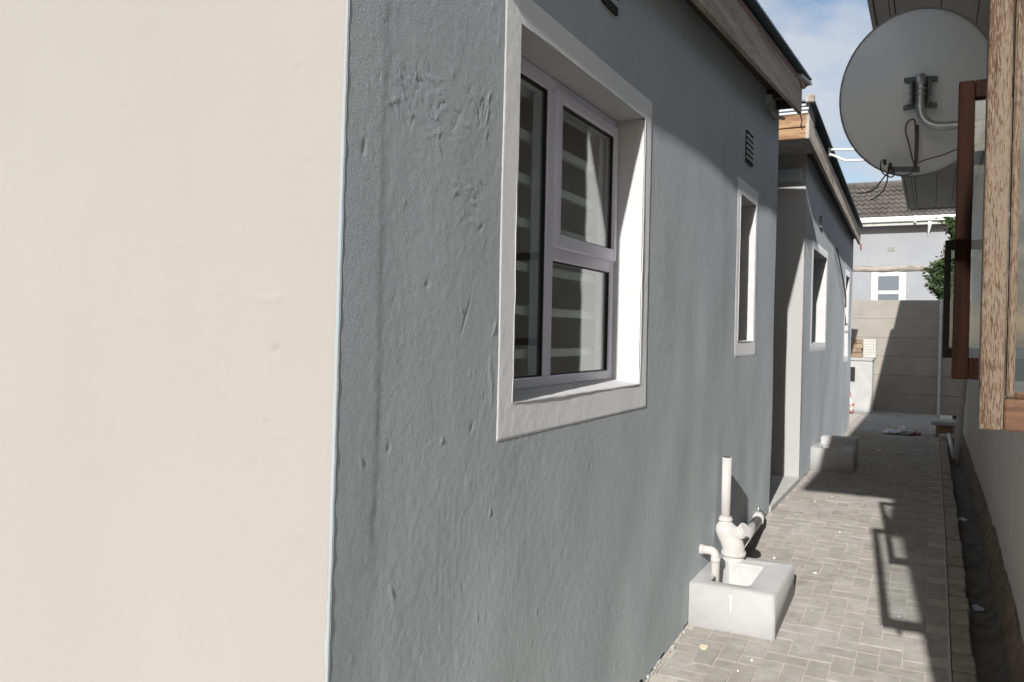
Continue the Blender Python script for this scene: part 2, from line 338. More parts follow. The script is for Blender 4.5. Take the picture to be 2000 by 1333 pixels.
DENTS = []
for _ in range(330):
    y = 1.3 + 4.6 * (random.random() ** 1.5); z = random.uniform(-1.25, 1.15)
    ln = random.uniform(.005, .017); wd = random.uniform(.0028, .006); an = random.gauss(PI / 2, 0.45)
    DENTS.append((y, z, ln, wd, an, random.choice((-1, 1, 1)) * random.uniform(.0004, .0016) * (1 if random.random() < .3 else .4)))
for _ in range(90):                                        # scarred patch high up beside the window
    y = random.gauss(1.52, .09); z = random.gauss(.50, .045)
    DENTS.append((y, z, random.uniform(.008, .03), random.uniform(.0020, .0030), random.choice((random.gauss(-.3, .35), random.gauss(-.3, .35), random.uniform(0, PI))), random.choice((-1, 1)) * random.uniform(.0004, .0011)))
for _ in range(35):
    y = random.gauss(1.72, .04); z = random.gauss(.33, .03)
    DENTS.append((y, z, random.uniform(.006, .02), random.uniform(.0020, .0028), random.gauss(-.1, .5), random.choice((-1, 1)) * random.uniform(.0004, .0009)))
for _ in range(40):
    y = random.gauss(1.78, .03); z = random.gauss(.54, .03)
    DENTS.append((y, z, random.uniform(.006, .02), random.uniform(.0020, .0028), random.gauss(PI / 2, .6), random.choice((-1, 1)) * random.uniform(.0004, .0011)))
for k in range(7):                                         # short parallel trowel scratches
    DENTS.append((1.70 + k * .006, .0 + k * .012, .02, .0018, PI / 2 - .35, -.0006))
    DENTS.append((1.845 + k * .003, -.08 - k * .01, .022, .0024, PI / 2 - .2, .0010))

def relief(Y, Z, amp=1.0):
    h = 0.0085 * vnoise(Y / .55, Z / .75, 1) + 0.0030 * vnoise((Y + Z * .35) / .24, (Z - Y * .25) / .42, 2)
    h += 0.0004 * vnoise((Y + .25 * Z) / .075, Z / .16, 3)
    m = 0.5 + 1.0 * np.clip(vnoise(Y / .35, Z / .35, 9) + .5, 0, 1)
    h += 0.00030 * m * vnoise(Y / .03, Z / .04, 4) + 0.00032 * m * vnoise(Y / .013, Z / .018, 5)
    h = h * np.clip((Y - 1.2415) / .14, 0, 1) ** .8      # the corner itself is struck straight
    # broad smears that run diagonally low down the wall
    h += 0.0050 * vnoise((Y - .55 * Z) / .36, (Z + Y * .3) / 1.1, 6) * np.clip((-Z) / .6, 0, 1) * np.clip((Y - 1.26) / .14, 0, 1)
    # trowelled strip along the corner with a ledge
    ed = 1.372 + .006 * vnoise(Z / .16, Z * 0 + 3, 7) + .02 * np.clip((-.42 - Z) / .1, -0, 1)
    st = 1 / (1 + np.exp(-(ed - Y) / .0045))
    h += 0.0009 * st / (1 + np.exp(-(Z + .48) / .012))
    for (y, z, ln, wd, an, a) in DENTS:
        r = ln * 2.6
        iy0, iy1 = np.searchsorted(Y[0], (y - r, y + r)); iz0, iz1 = np.searchsorted(Z[:, 0], (z - r, z + r))
        if iy1 <= iy0 or iz1 <= iz0: continue
        yy = Y[iz0:iz1, iy0:iy1] - y; zz = Z[iz0:iz1, iy0:iy1] - z
        p = yy * math.cos(an) + zz * math.sin(an); q = -yy * math.sin(an) + zz * math.cos(an)
        h[iz0:iz1, iy0:iy1] += a * np.exp(-(p / ln) ** 2 - (q / wd) ** 2)
    return h * amp

def lines(stops, steps):
    """grid coordinates that hit every stop, with the given step in each interval"""
    out = [stops[0]]
    for a, b, s in zip(stops[:-1], stops[1:], steps):
        n = max(1, int(round((b - a) / s))); out += [a + (b - a) * k / n for k in range(1, n + 1)]
    return np.array(out)

def gz(y):
    return float(np.interp(y, [0, 3.2, 3.86, 4.69, 5.98, 30], [-1.42, -1.385, -1.365, -1.305, -1.24, -1.235]))
def gzv(y):
    return np.interp(y, [0, 3.2, 3.86, 4.69, 5.98, 30], [-1.42, -1.385, -1.365, -1.305, -1.24, -1.235])

# ================================================================== GROUND
g_ = B(); g_.bm.faces.new([g_.bm.verts.new(p) for p in ((-250, -250, -1.56), (250, -250, -1.56), (250, 250, -1.56), (-250, 250, -1.56))])
o = g_.build('ground', 'ground'); tag(o, 'bare beige ground beyond the alley', 'ground', kind='structure')
# yard in front of the house (behind and beside the photographer)
ys = B(); ys.box(-9, 9, -9, 1.6, -1.56, -1.43); o = ys.build('yard', 'ground'); tag(o, 'pale bare yard in front of the two houses', 'yard', kind='structure')

# paving: joint bed sheet and herringbone bricks on it
YL = np.arange(1.6, 15.56, 0.1); XL = np.array([-1.95, -1.0, 0.10])
Vp = np.array([[x, y, gz(y) - .0028] for y in YL for x in XL]); nx = len(XL)
Fp = np.array([[j * nx + i, j * nx + i + 1, (j + 1) * nx + i + 1, (j + 1) * nx + i] for j in range(len(YL) - 1) for i in range(nx - 1)])
paving = from_arrays('paving', Vp, Fp, 'joint'); tag(paving, 'herringbone brick paving down the alley with pale sandy joints', 'paving', kind='structure')

BW = 0.0885
def brick_mesh(seed):
    rnd = random.Random(seed); j = .0027
    L, W, ch = 2 * BW - 2 * j, BW - 2 * j, .0018
    vs_ = []
    for (z, ins) in ((-.03, 0), (-.0018, 0), (0, ch)):
        for sx, sy in ((-1, -1), (1, -1), (1, 1), (-1, 1)):
            vs_.append((sx * (L / 2 - ins) + rnd.uniform(-.0012, .0012), sy * (W / 2 - ins) + rnd.uniform(-.0012, .0012), z + (rnd.uniform(-.0012, .0012) if z == 0 else 0)))
    F = [(8, 9, 10, 11)]
    for a in (0, 4):
        for k in range(4): F.append((a + k, a + (k + 1) % 4, a + 4 + (k + 1) % 4, a + 4 + k))
    me = bpy.data.meshes.new('brick'); me.from_pydata(vs_, [], F); me.update(); me.materials.append(M['brick']); return me
BM = [brick_mesh(s) for s in range(8)]
cells = []
x_org, y_org = -1.0 - 3 * BW + .03, 2.3
for iy in range(-2, 152):
    for ix in range(0, 20):
        s = (ix - iy) % 4
        if s == 0: c = (x_org + (ix + 1) * BW, y_org + (iy + .5) * BW, 0)
        elif s == 3: c = (x_org + (ix + .5) * BW, y_org + (iy + 1) * BW, 1)
        else: continue
        hx = BW if c[2] == 0 else BW / 2
        lim_lo = -1.0 - BW * .55
        if c[0] - hx < lim_lo - .02 or c[0] + hx > .115 or c[1] > 15.4: continue
        # courses that pass under the gully blocks stay out of sight
        if c[0] < -.68 and 3.9 < c[1] < 4.25: continue
        cells.append(c)
# edge bricks along the kerb: cut halves that close the herringbone
vis = [c for c in cells if c[1] > 3.05 and not (c[1] < 3.35 and c[0] < -.9)]
vis.sort(key=lambda c: c[1] - .25 * c[0])
near, far = vis[:300], vis[300:]
rnd = random.Random(3)
def brick_T(c):
    sl = (gz(c[1] + .05) - gz(c[1] - .05)) / .1
    z = gz(c[1]) + rnd.uniform(-.0016, .0018)
    return Matrix.Translation((c[0], c[1], z)) @ Matrix.Rotation(math.atan(sl), 4, 'X') @ Matrix.Rotation(rnd.gauss(0, .006), 4, 'X') @ Matrix.Rotation(rnd.gauss(0, .006), 4, 'Y') @ Matrix.Rotation((PI / 2 if c[2] else 0) + rnd.gauss(0, .008), 4, 'Z')
for k, c in enumerate(near):
    T = brick_T(c); b_ = bpy.data.objects.new('brick', BM[k % 8]); C.objects.link(b_); b_.parent = paving
    b_.matrix_local = Matrix.Translation(-WL[paving]) @ T
bmf = bmesh.new()
for k, c in enumerate(far + [c for c in cells if c[1] <= 3.05]):
    me = BM[k % 8].copy(); me.transform(brick_T(c)); bmf.from_mesh(me); bpy.data.meshes.remove(me)
fb = B(); fb.bm.free(); fb.bm = bmf; o = fb.build('far_bricks', 'brick', paving); o['kind'] = 'stuff'

# kerb course and drain channel along the right house
kerb = thing('kerb', (0.145, 8, -1.3), 'row of worn kerb bricks between paving and drain channel', 'kerb', kind='structure')
y = 2.4; k = 0
while y < 13.6:
    L = random.uniform(.15, .21) if y < 8 else .36
    z = gz(y + L / 2); w = random.uniform(-.006, .006)
    bb = B(); bb.box(.104, .186 + w, y + .004, y + L - .004, z - .16, z + random.uniform(-.006, .004), bev=.006)
    bb.build('brick', 'kerb', kerb); y += L; k += 1
db = B(); 
yy = np.linspace(1.6, 15.4, 60); prof = [(.18, -.135), (.20, -.135), (.245, -.148), (.29, -.140), (.325, -.105), (.372, -.06)]
Vd = np.array([[x + (.004 * math.sin(y * 9 + x * 40)), y, gz(y) + dz + .004 * math.sin(y * 5.3 + x * 30)] for y in yy for x, dz in prof]); n6 = len(prof)
Fd = np.array([[j * n6 + i, j * n6 + i + 1, (j + 1) * n6 + i + 1, (j + 1) * n6 + i] for j in range(59) for i in range(n6 - 1)])
db.bm.free(); o = from_arrays('drain_channel', Vd, Fd, 'drain', smooth=True); tag(o, 'dark concrete drain channel at the foot of the cream house', 'drain channel', kind='structure')

# ================================================================== GREY HOUSE
house = thing('house', (-1.9, 6.5, -1.4), 'grey plastered house on the left with pale window surrounds and cream front', 'house')
XW = -1.0
def ycorner(z): return 1.2415 + .0186 * z

WINS = [  # y0, y1, z0, z1 of the opening, then outer edges of the painted surround
    (1.98, 3.05, -.188, .826, 1.888, 3.145, -.288, .915),
    (4.835, 5.288, -.025, .82, 4.745, 5.368, -.124, .915),
    (8.06, 9.14, -.045, .83, 7.955, 9.26, -.135, .915),
    (11.28, 11.74, -.227, .81, 11.2, 11.84, -.31, .9)]

def wall_grid(name, ylines, zlines, holes, mat, zbot=None, corner=False, amp=1.0, keep=None, lift=0.0, hard_edge=None, dents=True):
    Y, Z = np.meshgrid(ylines, zlines)
    global DENTS
    keepd = DENTS
    if not dents: DENTS = []
    H = relief(Y, Z, amp); DENTS = keepd
    X = XW + H + lift
    nz, ny = Y.shape
    ym = (ylines[:-1] + ylines[1:]) / 2; zm = (zlines[:-1] + zlines[1:]) / 2
    YM, ZM = np.meshgrid(ym, zm); use = np.ones_like(YM, bool)
    for (a, b, c, d) in holes: use &= ~((YM > a) & (YM < b) & (ZM > c) & (ZM < d))
    if keep is not None:
        a, b, c, d = keep; use &= (YM > a) & (YM < b) & (ZM > c) & (ZM < d)
        if hard_edge:  # sink the outermost ring into the wall so the paint layer has a lip
            ring = (np.abs(Y - a) < 1e-6) | (np.abs(Y - b) < 1e-6) | (np.abs(Z - c) < 1e-6) | (np.abs(Z - d) < 1e-6)
            X[ring] -= lift + .0012
    if corner: Y = Y + (ycorner(Z) - 1.2415) * np.clip(1 - (Y - 1.2415) / .25, 0, 1)
    if zbot is not None:
        # ragged foot of the plaster where it meets the paving
        foot = gzv(Y) + zbot * (vnoise(Y / .035, Y * 0, 3) + vnoise(Y / .11, Y * 0, 5)) + .004
        Z = np.maximum(Z, foot)
    V = np.stack([X.ravel(), Y.ravel(), Z.ravel()], 1)
    jj, ii = np.nonzero(use); a = jj * ny + ii
    F = np.stack([a, a + 1, a + ny + 1, a + ny], 1)
    if zbot is not None:
        tri = V[F]; ok = (np.abs(tri[:, 2, 2] - tri[:, 1, 2]) + np.abs(tri[:, 3, 2] - tri[:, 0, 2])) > 1e-7; F = F[ok]
    u, inv = np.unique(F, return_inverse=True); V = V[u]; F = inv.reshape(F.shape)
    return from_arrays(name, V, F, mat, house, smooth=True)

w1, w2, w3, w4 = WINS
yl1 = lines([1.2415, 1.30, w1[4], w1[0], w1[1], w1[5], 4.0, w2[4], w2[0], w2[1], w2[5], 6.03],
            [.004, .0040, .0050, .0075, .0075, .009, .014, .014, .014, .014, .014])
zl1 = lines([-1.45, w1[6], w1[2], w2[6], w2[2], w2[3], w1[3], w1[7], 1.3, 1.78], [.006, .005, .005, .005, .005, .005, .005, .005, .02])
holes1 = [(w1[0] - .004, w1[1] + .004, w1[2] - .004, w1[3] + .004), (w2[0], w2[1], w2[2], w2[3])]
wall_grid('side_wall', yl1, zl1, [w1[:4], w2[:4]], 'grey', zbot=.03, corner=True)
yl2 = lines([7.46, w3[4], w3[0], w3[1], w3[5], w4[4], w4[0], w4[1], w4[5], 12.25], [.03] * 9)
zl2 = lines([-1.3, w4[6], w4[2], w3[6], w3[2], w4[3], w3[3], w3[7], 1.6], [.03] * 8)
wall_grid('side_wall', yl2, zl2, [w3[:4], w4[:4]], 'grey', zbot=.012, amp=.8, dents=False)

# cream front face with a few dents, and the pale bead on the corner
xs = lines([-2.35, -1.0], [.0075]); xs = np.concatenate([[-4.2, -3.4, -2.7], xs]); zs = lines([-1.45, -1.0, .85, 1.75], [.03, .0075, .03])
Xc, Zc = np.meshgrid(xs, zs)
hc = .0030 * vnoise(Xc / .5, Zc / .5, 21) + .0010 * vnoise(Xc / .11, Zc / .11, 22) + .00022 * vnoise(Xc / .02, Zc / .02, 23)
PITS = [(-1.153, -.045, .008, .004, 1.2, -.006), (-1.19, .055, .04, .0022, .05, .0016), (-1.145, .06, .007, .005, .4, .003), (-1.26, .21, .004, .004, 0, -.003),
        (-1.42, .17, .012, .003, 1.3, .002), (-1.17, -.19, .006, .004, .9, -.003), (-1.13, -.21, .008, .004, .5, .0025), (-1.20, -.255, .008, .004, 1.0, .002),
        (-1.30, .07, .006, .004, .4, .0015), (-1.085, .32, .007, .003, .6, -.003), (-1.12, .52, .007, .005, .3, .002), (-1.62, .48, .006, .004, .3, -.002),
        (-1.04, .15, .006, .003, .2, -.0025), (-1.55, .02, .008, .005, .3, .0012), (-1.08, -.4, .01, .004, .9, .002)]
for (x, z, ln, wd, an, a) in PITS:
    p = (Xc - x) * math.cos(an) + (Zc - z) * math.sin(an); q = -(Xc - x) * math.sin(an) + (Zc - z) * math.cos(an)
    hc += 2.0 * a * np.exp(-(p / ln) ** 2 - (q / wd) ** 2)
rnd_e = np.clip((Xc + 1.012) / .012, 0, 1) ** 2 * .006
Yc = ycorner(Zc) - hc + rnd_e
Vc = np.stack([Xc.ravel(), Yc.ravel(), Zc.ravel()], 1); nz_, nx_ = Xc.shape
a = (np.arange(nz_ - 1)[:, None] * nx_ + np.arange(nx_ - 1)[None]).ravel()
from_arrays('front_wall', Vc, np.stack([a, a + 1, a + nx_ + 1, a + nx_], 1), 'cream', house, smooth=True)
zb = np.linspace(-1.45, 1.75, 260); Vb = []
_yy, _zz = np.meshgrid(np.array([1.246, 1.256]), zb); hb = relief(_yy, _zz)[:, 0]
for z, hz in zip(zb, hb):
    yc = ycorner(z); w = .001 + .0015 * math.sin(z * 3.1) * math.sin(z * 7.7) + (.005 if z < -.52 else 0) * (.6 + .4 * math.sin(z * 60))
    r = .00015 * math.sin(z * 43) + .0002 * math.sin(z * 97)
    for (dx, dy) in ((-.006 - w, .0007), (-.004 - w * .4, -.0010 + r), (-.0012, -.0004 + r), (.0006, .003 + r), (.0004, .006), (-.003, .010)): Vb.append((XW + dx + r + (hz if dx > -.002 else 0), yc + dy, z))
Fb = np.array([[j * 6 + i, j * 6 + i + 1, (j + 1) * 6 + i + 1, (j + 1) * 6 + i] for j in range(259) for i in range(5)])
o = from_arrays('corner_bead', np.array(Vb), Fb, 'bead', house, smooth=True); o['label'] = 'pale bluish bead along the corner of the house'

# painted window surrounds (a slightly proud paint layer on the same rough plaster)
def surround(w, parent, st=.006, dents=True, amp=1.0):
    y0, y1, z0, z1, a, b, c, d = w
    yl = lines([a, y0, y1, b], [st, max(st, .0075), st]); zl = lines([c, z0, z1, d], [st, max(st, .0075), st])
    o = wall_grid('window_surround', yl, zl, [(y0, y1, z0, z1)], 'trim', keep=(a, b, c, d), lift=.0016, hard_edge=True, dents=dents, amp=amp)
    if parent is not house:
        o.parent = parent; o.location = WL[o] - WL[parent]
    return o

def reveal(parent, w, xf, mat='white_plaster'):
    y0, y1, z0, z1 = w[:4]; XO = XW + .0015
    n = 26; V = []; F = []
    def strip(p_of, name):
        """sheet from the outer arris back to the frame; the arris is hand-made and wavers"""
        Vs = []; rows = 40; cols = 7
        for j in range(rows + 1):
            for i in range(cols + 1):
                t = i / cols; Vs.append(p_of(j / rows, t))
        Fs = np.array([[j * (cols + 1) + i, j * (cols + 1) + i + 1, (j + 1) * (cols + 1) + i + 1, (j + 1) * (cols + 1) + i] for j in range(rows) for i in range(cols)])
        from_arrays(name, np.array(Vs), Fs, mat, parent, smooth=True)
    def wob(s, t, k): return (.0028 * math.sin(s * 23 + k) * math.sin(s * 9 + 2 * k) + .0012 * math.sin(s * 57 + k)) * (1 - t) + (.006 * (1 - t) ** 6)
    strip(lambda s, t: (XO + (xf - XO) * t, y0 - wob(s, t, 1), z0 + (z1 - z0) * s), 'reveal')
    strip(lambda s, t: (XO + (xf - XO) * t, y1 + wob(s, t, 2), z0 + (z1 - z0) * s), 'reveal')
    strip(lambda s, t: (XO + (xf - XO) * t, y0 + (y1 - y0) * s, z1 + .5 * wob(s, t, 3)), 'lintel_soffit')
    strip(lambda s, t: (XO + (xf - XO) * t, y0 + (y1 - y0) * s, z0 + .018 * t - .45 * wob(s, t, 4)), 'sill')

# ---- window 1, the large casement with white frame and bars behind the glass
def part_empty(name, loc, parent):
    o = bpy.data.objects.new(name, None); C.objects.link(o); WL[o] = Vector(loc); o.parent = parent; o.location = WL[o] - WL[parent]; o.empty_display_size = .05
    return o
w = w1; y0, y1, z0, z1 = w[:4]; XF = -1.112
win = part_empty('window', (XF, (y0 + y1) / 2, z0), house)
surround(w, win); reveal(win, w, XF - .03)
zb_ = z0 + .014
fr = B()
fr.box(XF - .06, XF, y0, y0 + .048, zb_, z1, bev=.004)
fr.box(XF - .06, XF, y1 - .040, y1, zb_, z1, bev=.004)
fr.box(XF - .0595, XF - .0005, y0 + .046, y1 - .038, z1 - .048, z1, bev=.004)
fr.box(XF - .0595, XF - .0005, y0 + .046, y1 - .038, zb_, zb_ + .034, bev=.004)
fr.box(XF - .0590, XF + .0010, 2.413, 2.468, zb_ + .032, z1 - .046, bev=.004)
fr.box(XF - .0585, XF - .0010, 2.466, y1 - .039, .238, .288, bev=.004)
fr.build('frame', 'pvc', win)
sa = B()   # opening sash, top right, standing a little proud
sx0, sx1 = XF - .045, XF + .012
sa.box(sx0, sx1, 2.463, 2.502, .280, z1 - .030, bev=.004)
sa.box(sx0, sx1, 3.010, 3.049 - .008, .280, z1 - .030, bev=.004)
sa.box(sx0 + .0005, sx1 - .0005, 2.500, 3.012, z1 - .068, z1 - .030, bev=.004)
sa.box(sx0 + .0005, sx1 - .0005, 2.500, 3.012, .280, .326, bev=.004)
sa.build('sash', 'pvc', win)
def pane_with_gasket(ya, yb, za, zb2, x, gl='glass', gk=.004, parent=win):
    k = B()
    for (a, b, c, d) in ((ya, ya + gk, za, zb2), (yb - gk, yb, za, zb2), (ya + gk, yb - gk, za, za + gk), (ya + gk, yb - gk, zb2 - gk, zb2)): k.box(x - .012, x + .006, a, b, c, d)
    k.build('gasket', 'gasket', parent)
    p = B(); p.box(x - .003, x, ya + gk * .5, yb - gk * .5, za + gk * .5, zb2 - gk * .5); p.build('pane', gl, parent)
pane_with_gasket(y0 + .048, 2.413, zb_ + .034, z1 - .048, XF - .012, gk=.0045)
pane_with_gasket(2.502, 3.010, .326, z1 - .068, XF - .006)
pane_with_gasket(2.468, y1 - .040, zb_ + .034, .238, XF - .012)
for k in range(7):
    z = -.085 + k * .142
    b = B(); b.box(XF - .098, XF - .075, y0 + .01, y1 - .01, z, z + .03, bev=.003); b.build('burglar_bar', 'bar', win)
# the dim room behind the glass
rm = B(); rm.box(-1.75, -1.185, 1.7, 3.5, -.75, -.70); rm.box(-1.75, -1.185, 1.7, 3.5, 1.15, 1.20); rm.box(-1.80, -1.75, 1.7, 3.5, -.70, 1.15)
rm.box(-1.75, -1.185, 1.65, 1.70, -.70, 1.15); rm.box(-1.75, -1.185, 3.5, 3.55, -.70, 1.15)
rm.build('room_wall', 'room', house)

# ---- the narrow windows further along
def small_window(w, xf, frost=True, transom=None):
    y0, y1, z0, z1 = w[:4]
    wn_ = part_empty('window', (xf, (y0 + y1) / 2, z0), house)
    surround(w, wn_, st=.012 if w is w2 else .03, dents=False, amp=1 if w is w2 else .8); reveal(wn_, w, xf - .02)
    f = B(); t = .035
    f.box(xf - .05, xf, y0, y0 + t, z0 + .012, z1, bev=.003); f.box(xf - .05, xf, y1 - t, y1, z0 + .012, z1, bev=.003)
    f.box(xf - .0495, xf - .0005, y0 + t - .002, y1 - t + .002, z1 - t, z1, bev=.003); f.box(xf - .0495, xf - .0005, y0 + t - .002, y1 - t + .002, z0 + .012, z0 + .012 + t, bev=.003)
    if transom: f.box(xf - .049, xf + .004, y0 + t - .002, y1 - t + .002, transom - .02, transom + .02, bev=.003)
    f.build('frame', 'pvc', wn_)
    p = B(); p.box(xf - .02, xf - .016, y0 + t, y1 - t, z0 + .012 + t, z1 - t); p.build('pane', 'glass_frost' if frost else 'glass', wn_)
    bk = B(); bk.box(xf - .32, xf - .30, y0 - .1, y1 + .1, z0 - .1, z1 + .1); bk.build('room_wall', 'room', wn_)
    return wn_
small_window(w2, XW - .115); small_window(w3, XW - .16); small_window(w4, XW - .16, transom=.27)

# ---- air vents in the wall
def vent(y0, y1, z0, z1, n):
    v = part_empty('air_vent', (XW, (y0 + y1) / 2, (z0 + z1) / 2), house)
    b = B(); b.box(XW - .01, XW + .007, y0 + .006, y1 - .006, z0 + .004, z1 - .004); b.build('vent_back', 'slot', v)
    h = (z1 - z0) / n
    for k in range(1, n):
        z = z0 + k * h; b = B()
        b.hexa([(XW + .005, y0, z - h * .28), (XW + .010, y0, z - h * .30), (XW + .010, y1, z - h * .30), (XW + .005, y1, z - h * .28),
                (XW + .005, y0, z + h * .22), (XW + .009, y0, z + h * .22), (XW + .009, y1, z + h * .22), (XW + .005, y1, z + h * .22)])
        b.build('slat', 'grey', v)
vent(2.565, 2.715, 1.095, 1.26, 4); vent(4.925, 5.125, 1.025, 1.215, 6); vent(8.45, 8.62, 1.06, 1.19, 5)

# ---- door recess between the two lengths of wall
rb = B(); rb.box(-2.2, -1.0, 7.46, 7.56, -1.3, 1.75); rb.build('recess_wall', 'recess', house)
rb = B(); rb.box(-2.3, -2.2, 5.9, 7.6, -1.3, 1.75); rb.box(-2.2, XW - .004, 5.93, 6.027, -1.3, 1.75); rb.build('recess_wall', 'white_plaster', house)  # unseen sides of the recess, made white to bounce light into it
rb = B(); rb.box(-2.2, -.992, 6.035, 7.455, -1.35, -1.196, bev=.006); o = rb.build('threshold', 'slab', house); o['label'] = 'grey screeded doorstep in the recess'
dr = B(); dr.box(-2.2, -2.16, 6.3, 7.2, -1.19, .82, bev=.004); dr.build('door', 'mahogany', house)
bk = B(); bk.box(-4.2, -1.0, 12.2, 12.25, -1.3, 1.6); bk.box(-4.2, -4.1, 1.26, 12.2, -1.45, 1.7); bk.build('back_wall', 'grey', house)

# ---- roofs: bargeboards, sheets, soffits
def slope_board(name, p0, p1, h, t, mat, parent=house, drop=0.0, bev=.004):
    """board standing on edge from p0 to p1 (lower outer edge), t thick towards the wall"""
    (x0, ya, za), (x1, yb, zb2) = p0, p1
    b = B(); b.hexa([(x0, ya, za), (x1, yb, zb2), (x1 - t, yb, zb2), (x0 - t, ya, za), (x0, ya, za + h), (x1, yb, zb2 + h), (x1 - t, yb, zb2 + h), (x0 - t, ya, za + h)], bev=bev)
    return b.build(name, mat, parent)
def sheet(name, p0, p1, over, rise, width, parent, mat='roof_metal', pitch=.076, amp=.002, th=.012):
    """corrugated sheet: corrugations run from the eave up the slope (towards -X)"""
    (x0, ya, za), (x1, yb, zb2) = p0, p1; n = int((yb - ya) / pitch * 6); V = []
    for j in range(n + 1):
        t = j / n; xe = x0 + (x1 - x0) * t + over; ze = za + (zb2 - za) * t; y = ya + (yb - ya) * t
        dz = amp * math.sin(2 * PI * (y - ya) / pitch)
        for (dx, up) in ((0, -th), (0, 0), (-width, rise), (-width, rise - th)): V.append((xe + dx, y, ze + dz + up))
    F = [[j * 4 + i, j * 4 + (i + 1) % 4, (j + 1) * 4 + (i + 1) % 4, (j + 1) * 4 + i] for j in range(n) for i in range(4)]
    F += [[0, 1, 2, 3], [n * 4 + 3, n * 4 + 2, n * 4 + 1, n * 4]]
    return from_arrays(name, np.array(V), F, mat, parent, smooth=False)

e1a, e1b = (-.921, 1.12, 1.215), (-.851, 6.06, 1.566)
slope_board('bargeboard', e1a, e1b, .205, .028, 'barge')
slope_board('batten', (e1a[0] + .002, 1.12, e1a[2] + .207), (e1b[0] + .002, 6.06, e1b[2] + .207), .03, .05, 'underlay')
r1 = sheet('roof_sheet', (e1a[0], 1.05, 1.215 + .256), (e1b[0], 6.16, 1.573 + .256), .05, .30, 3.2, house)
so = B(); so.hexa([(-1.06, 1.25, 1.30), (-.95, 1.25, 1.30), (-.882, 6.0, 1.64), (-1.06, 6.0, 1.64), (-1.06, 1.25, 1.32), (-.95, 1.25, 1.32), (-.882, 6.0, 1.66), (-1.06, 6.0, 1.66)])
so.build('soffit', 'rafter', house)
cl = B(); cl.hexa([(-4.2, 6.0, 1.5), (-1.0, 6.0, 1.5), (-1.0, 6.04, 1.5), (-4.2, 6.04, 1.5), (-4.2, 6.0, 2.1), (-1.0, 6.0, 1.78), (-1.0, 6.04, 1.78), (-4.2, 6.04, 2.1)]); cl.build('gable_end', 'grey', house)
ce = B(); ce.hexa([(-4.2, 1.3, 1.5), (-1.02, 1.3, 1.5), (-1.02, 6, 1.72), (-4.2, 6, 1.72), (-4.2, 1.3, 1.52), (-1.02, 1.3, 1.52), (-1.02, 6, 1.74), (-4.2, 6, 1.74)]); ce.build('ceiling', 'rafter', house)
# torn underlay hanging at the end of the first roof
tu = B(); tu.hexa([(-.86, 5.86, 1.76), (-.828, 5.86, 1.765), (-.80, 6.20, 1.80), (-.86, 6.20, 1.79), (-.86, 5.86, 1.79), (-.828, 5.86, 1.79), (-.80, 6.20, 1.812), (-.86, 6.20, 1.81)]); tu.build('flashing', 'roof_pale', house)
tu = B(); tu.tube(spline([(-.845, 5.95, 1.75), (-.838, 6.02, 1.735), (-.84, 6.10, 1.76), (-.83, 6.17, 1.80)]), .009, n=6); tu.build('torn_underlay', 'underlay', house)
# rafter stubs and wires in the open end
for k, (yy_, zz_) in enumerate(((5.55, 1.55), (5.9, 1.575))):
    b = B(); b.box(-1.04, -.885, yy_, yy_ + .04, zz_, zz_ + .06, bev=.003); b.build('rafter', 'rafter', house)

e2a, e2b = (-.900, 6.83, 1.568), (-.913, 12.26, 1.296)
slope_board('bargeboard', e2a, e2b, .185, .028, 'barge')
b = B(); b.box(-2.3, -.905, 6.832, 6.86, 1.571, 1.655, bev=.004); o = b.build('end_board', 'orange_wood', house)
b = B(); b.box(-2.3, -.902, 6.845, 6.875, 1.665, 1.765, bev=.004); o = b.build('end_board', 'orange_wood', house)
for k in range(4):
    b = B(); b.box(-2.3, -.915 + .004 * k, 6.85 + .008 * k, 7.3, 1.772 + k * .032, 1.79 + k * .032, bev=.003); b.build('stacked_sheet', 'roof_pale', house)
r2 = sheet('roof_sheet', (e2a[0], 6.84, 1.568 + .30), (e2b[0], 12.34, 1.292 + .235), .035, .28, 3.0, house)
b = B(); b.box(-.93, -.865, 6.8, 6.86, 1.845, 1.905, bev=.006); b.build('roof_end_cap', 'barge', house)
b = B(); b.box(-2.2, -.93, 6.87, 7.46, 1.58, 1.60); b.build('soffit', 'fascia_white', house)
b = B(); b.hexa([(-1.06, 7.46, 1.60), (-.94, 7.46, 1.60), (-.945, 12.2, 1.37), (-1.06, 12.2, 1.37), (-1.06, 7.46, 1.62), (-.94, 7.46, 1.62), (-.945, 12.2, 1.39), (-1.06, 12.2, 1.39)]); b.build('soffit', 'rafter', house)
b = B(); b.box(-2.2, -1.03, 7.40, 7.458, 1.34, 1.45, bev=.004); b.build('lintel', 'grey', house)
b = B(); b.tube([(-.905, 12.24, 1.30), (-.905, 12.24, 1.24), (-.90, 12.24, 1.215)], [.012, .012, .006], n=6); b.build('roof_bolt', 'red', house)

# small box and conduit under the end of the first eave
jb = thing('junction_box', (-.97, 5.55, 1.5), 'small white junction box with grey conduit under the first eave end', 'junction box')
b = B(); b.box(-1.0, -.96, 5.50, 5.59, 1.505, 1.57, bev=.006, seg=2); b.build('box', 'box_plastic', jb)
b = B(); b.tube(spline([(-.975, 5.50, 1.50), (-.965, 5.54, 1.465), (-.965, 5.70, 1.475), (-.965, 6.02, 1.535)]), .013, n=8); b.build('conduit', 'conduit', jb)
b = B(); b.tube(spline([(-.96, 5.6, 1.59), (-.93, 5.68, 1.615), (-.90, 5.75, 1.60)]), .006, n=6); b.build('wire', 'cable', jb)
wc = B(); wc.tube(spline([(-.985, 9.9, 1.03), (-.985, 10.2, .93), (-.987, 10.5, .84), (-.987, 10.85, .68), (-.987, 11.15, .55), (-.987, 11.22, .40)]), .008, n=6)
tag(wc.build('wall_cable', 'cable'), 'thin black cable running down the far grey wall between two windows', 'cable')
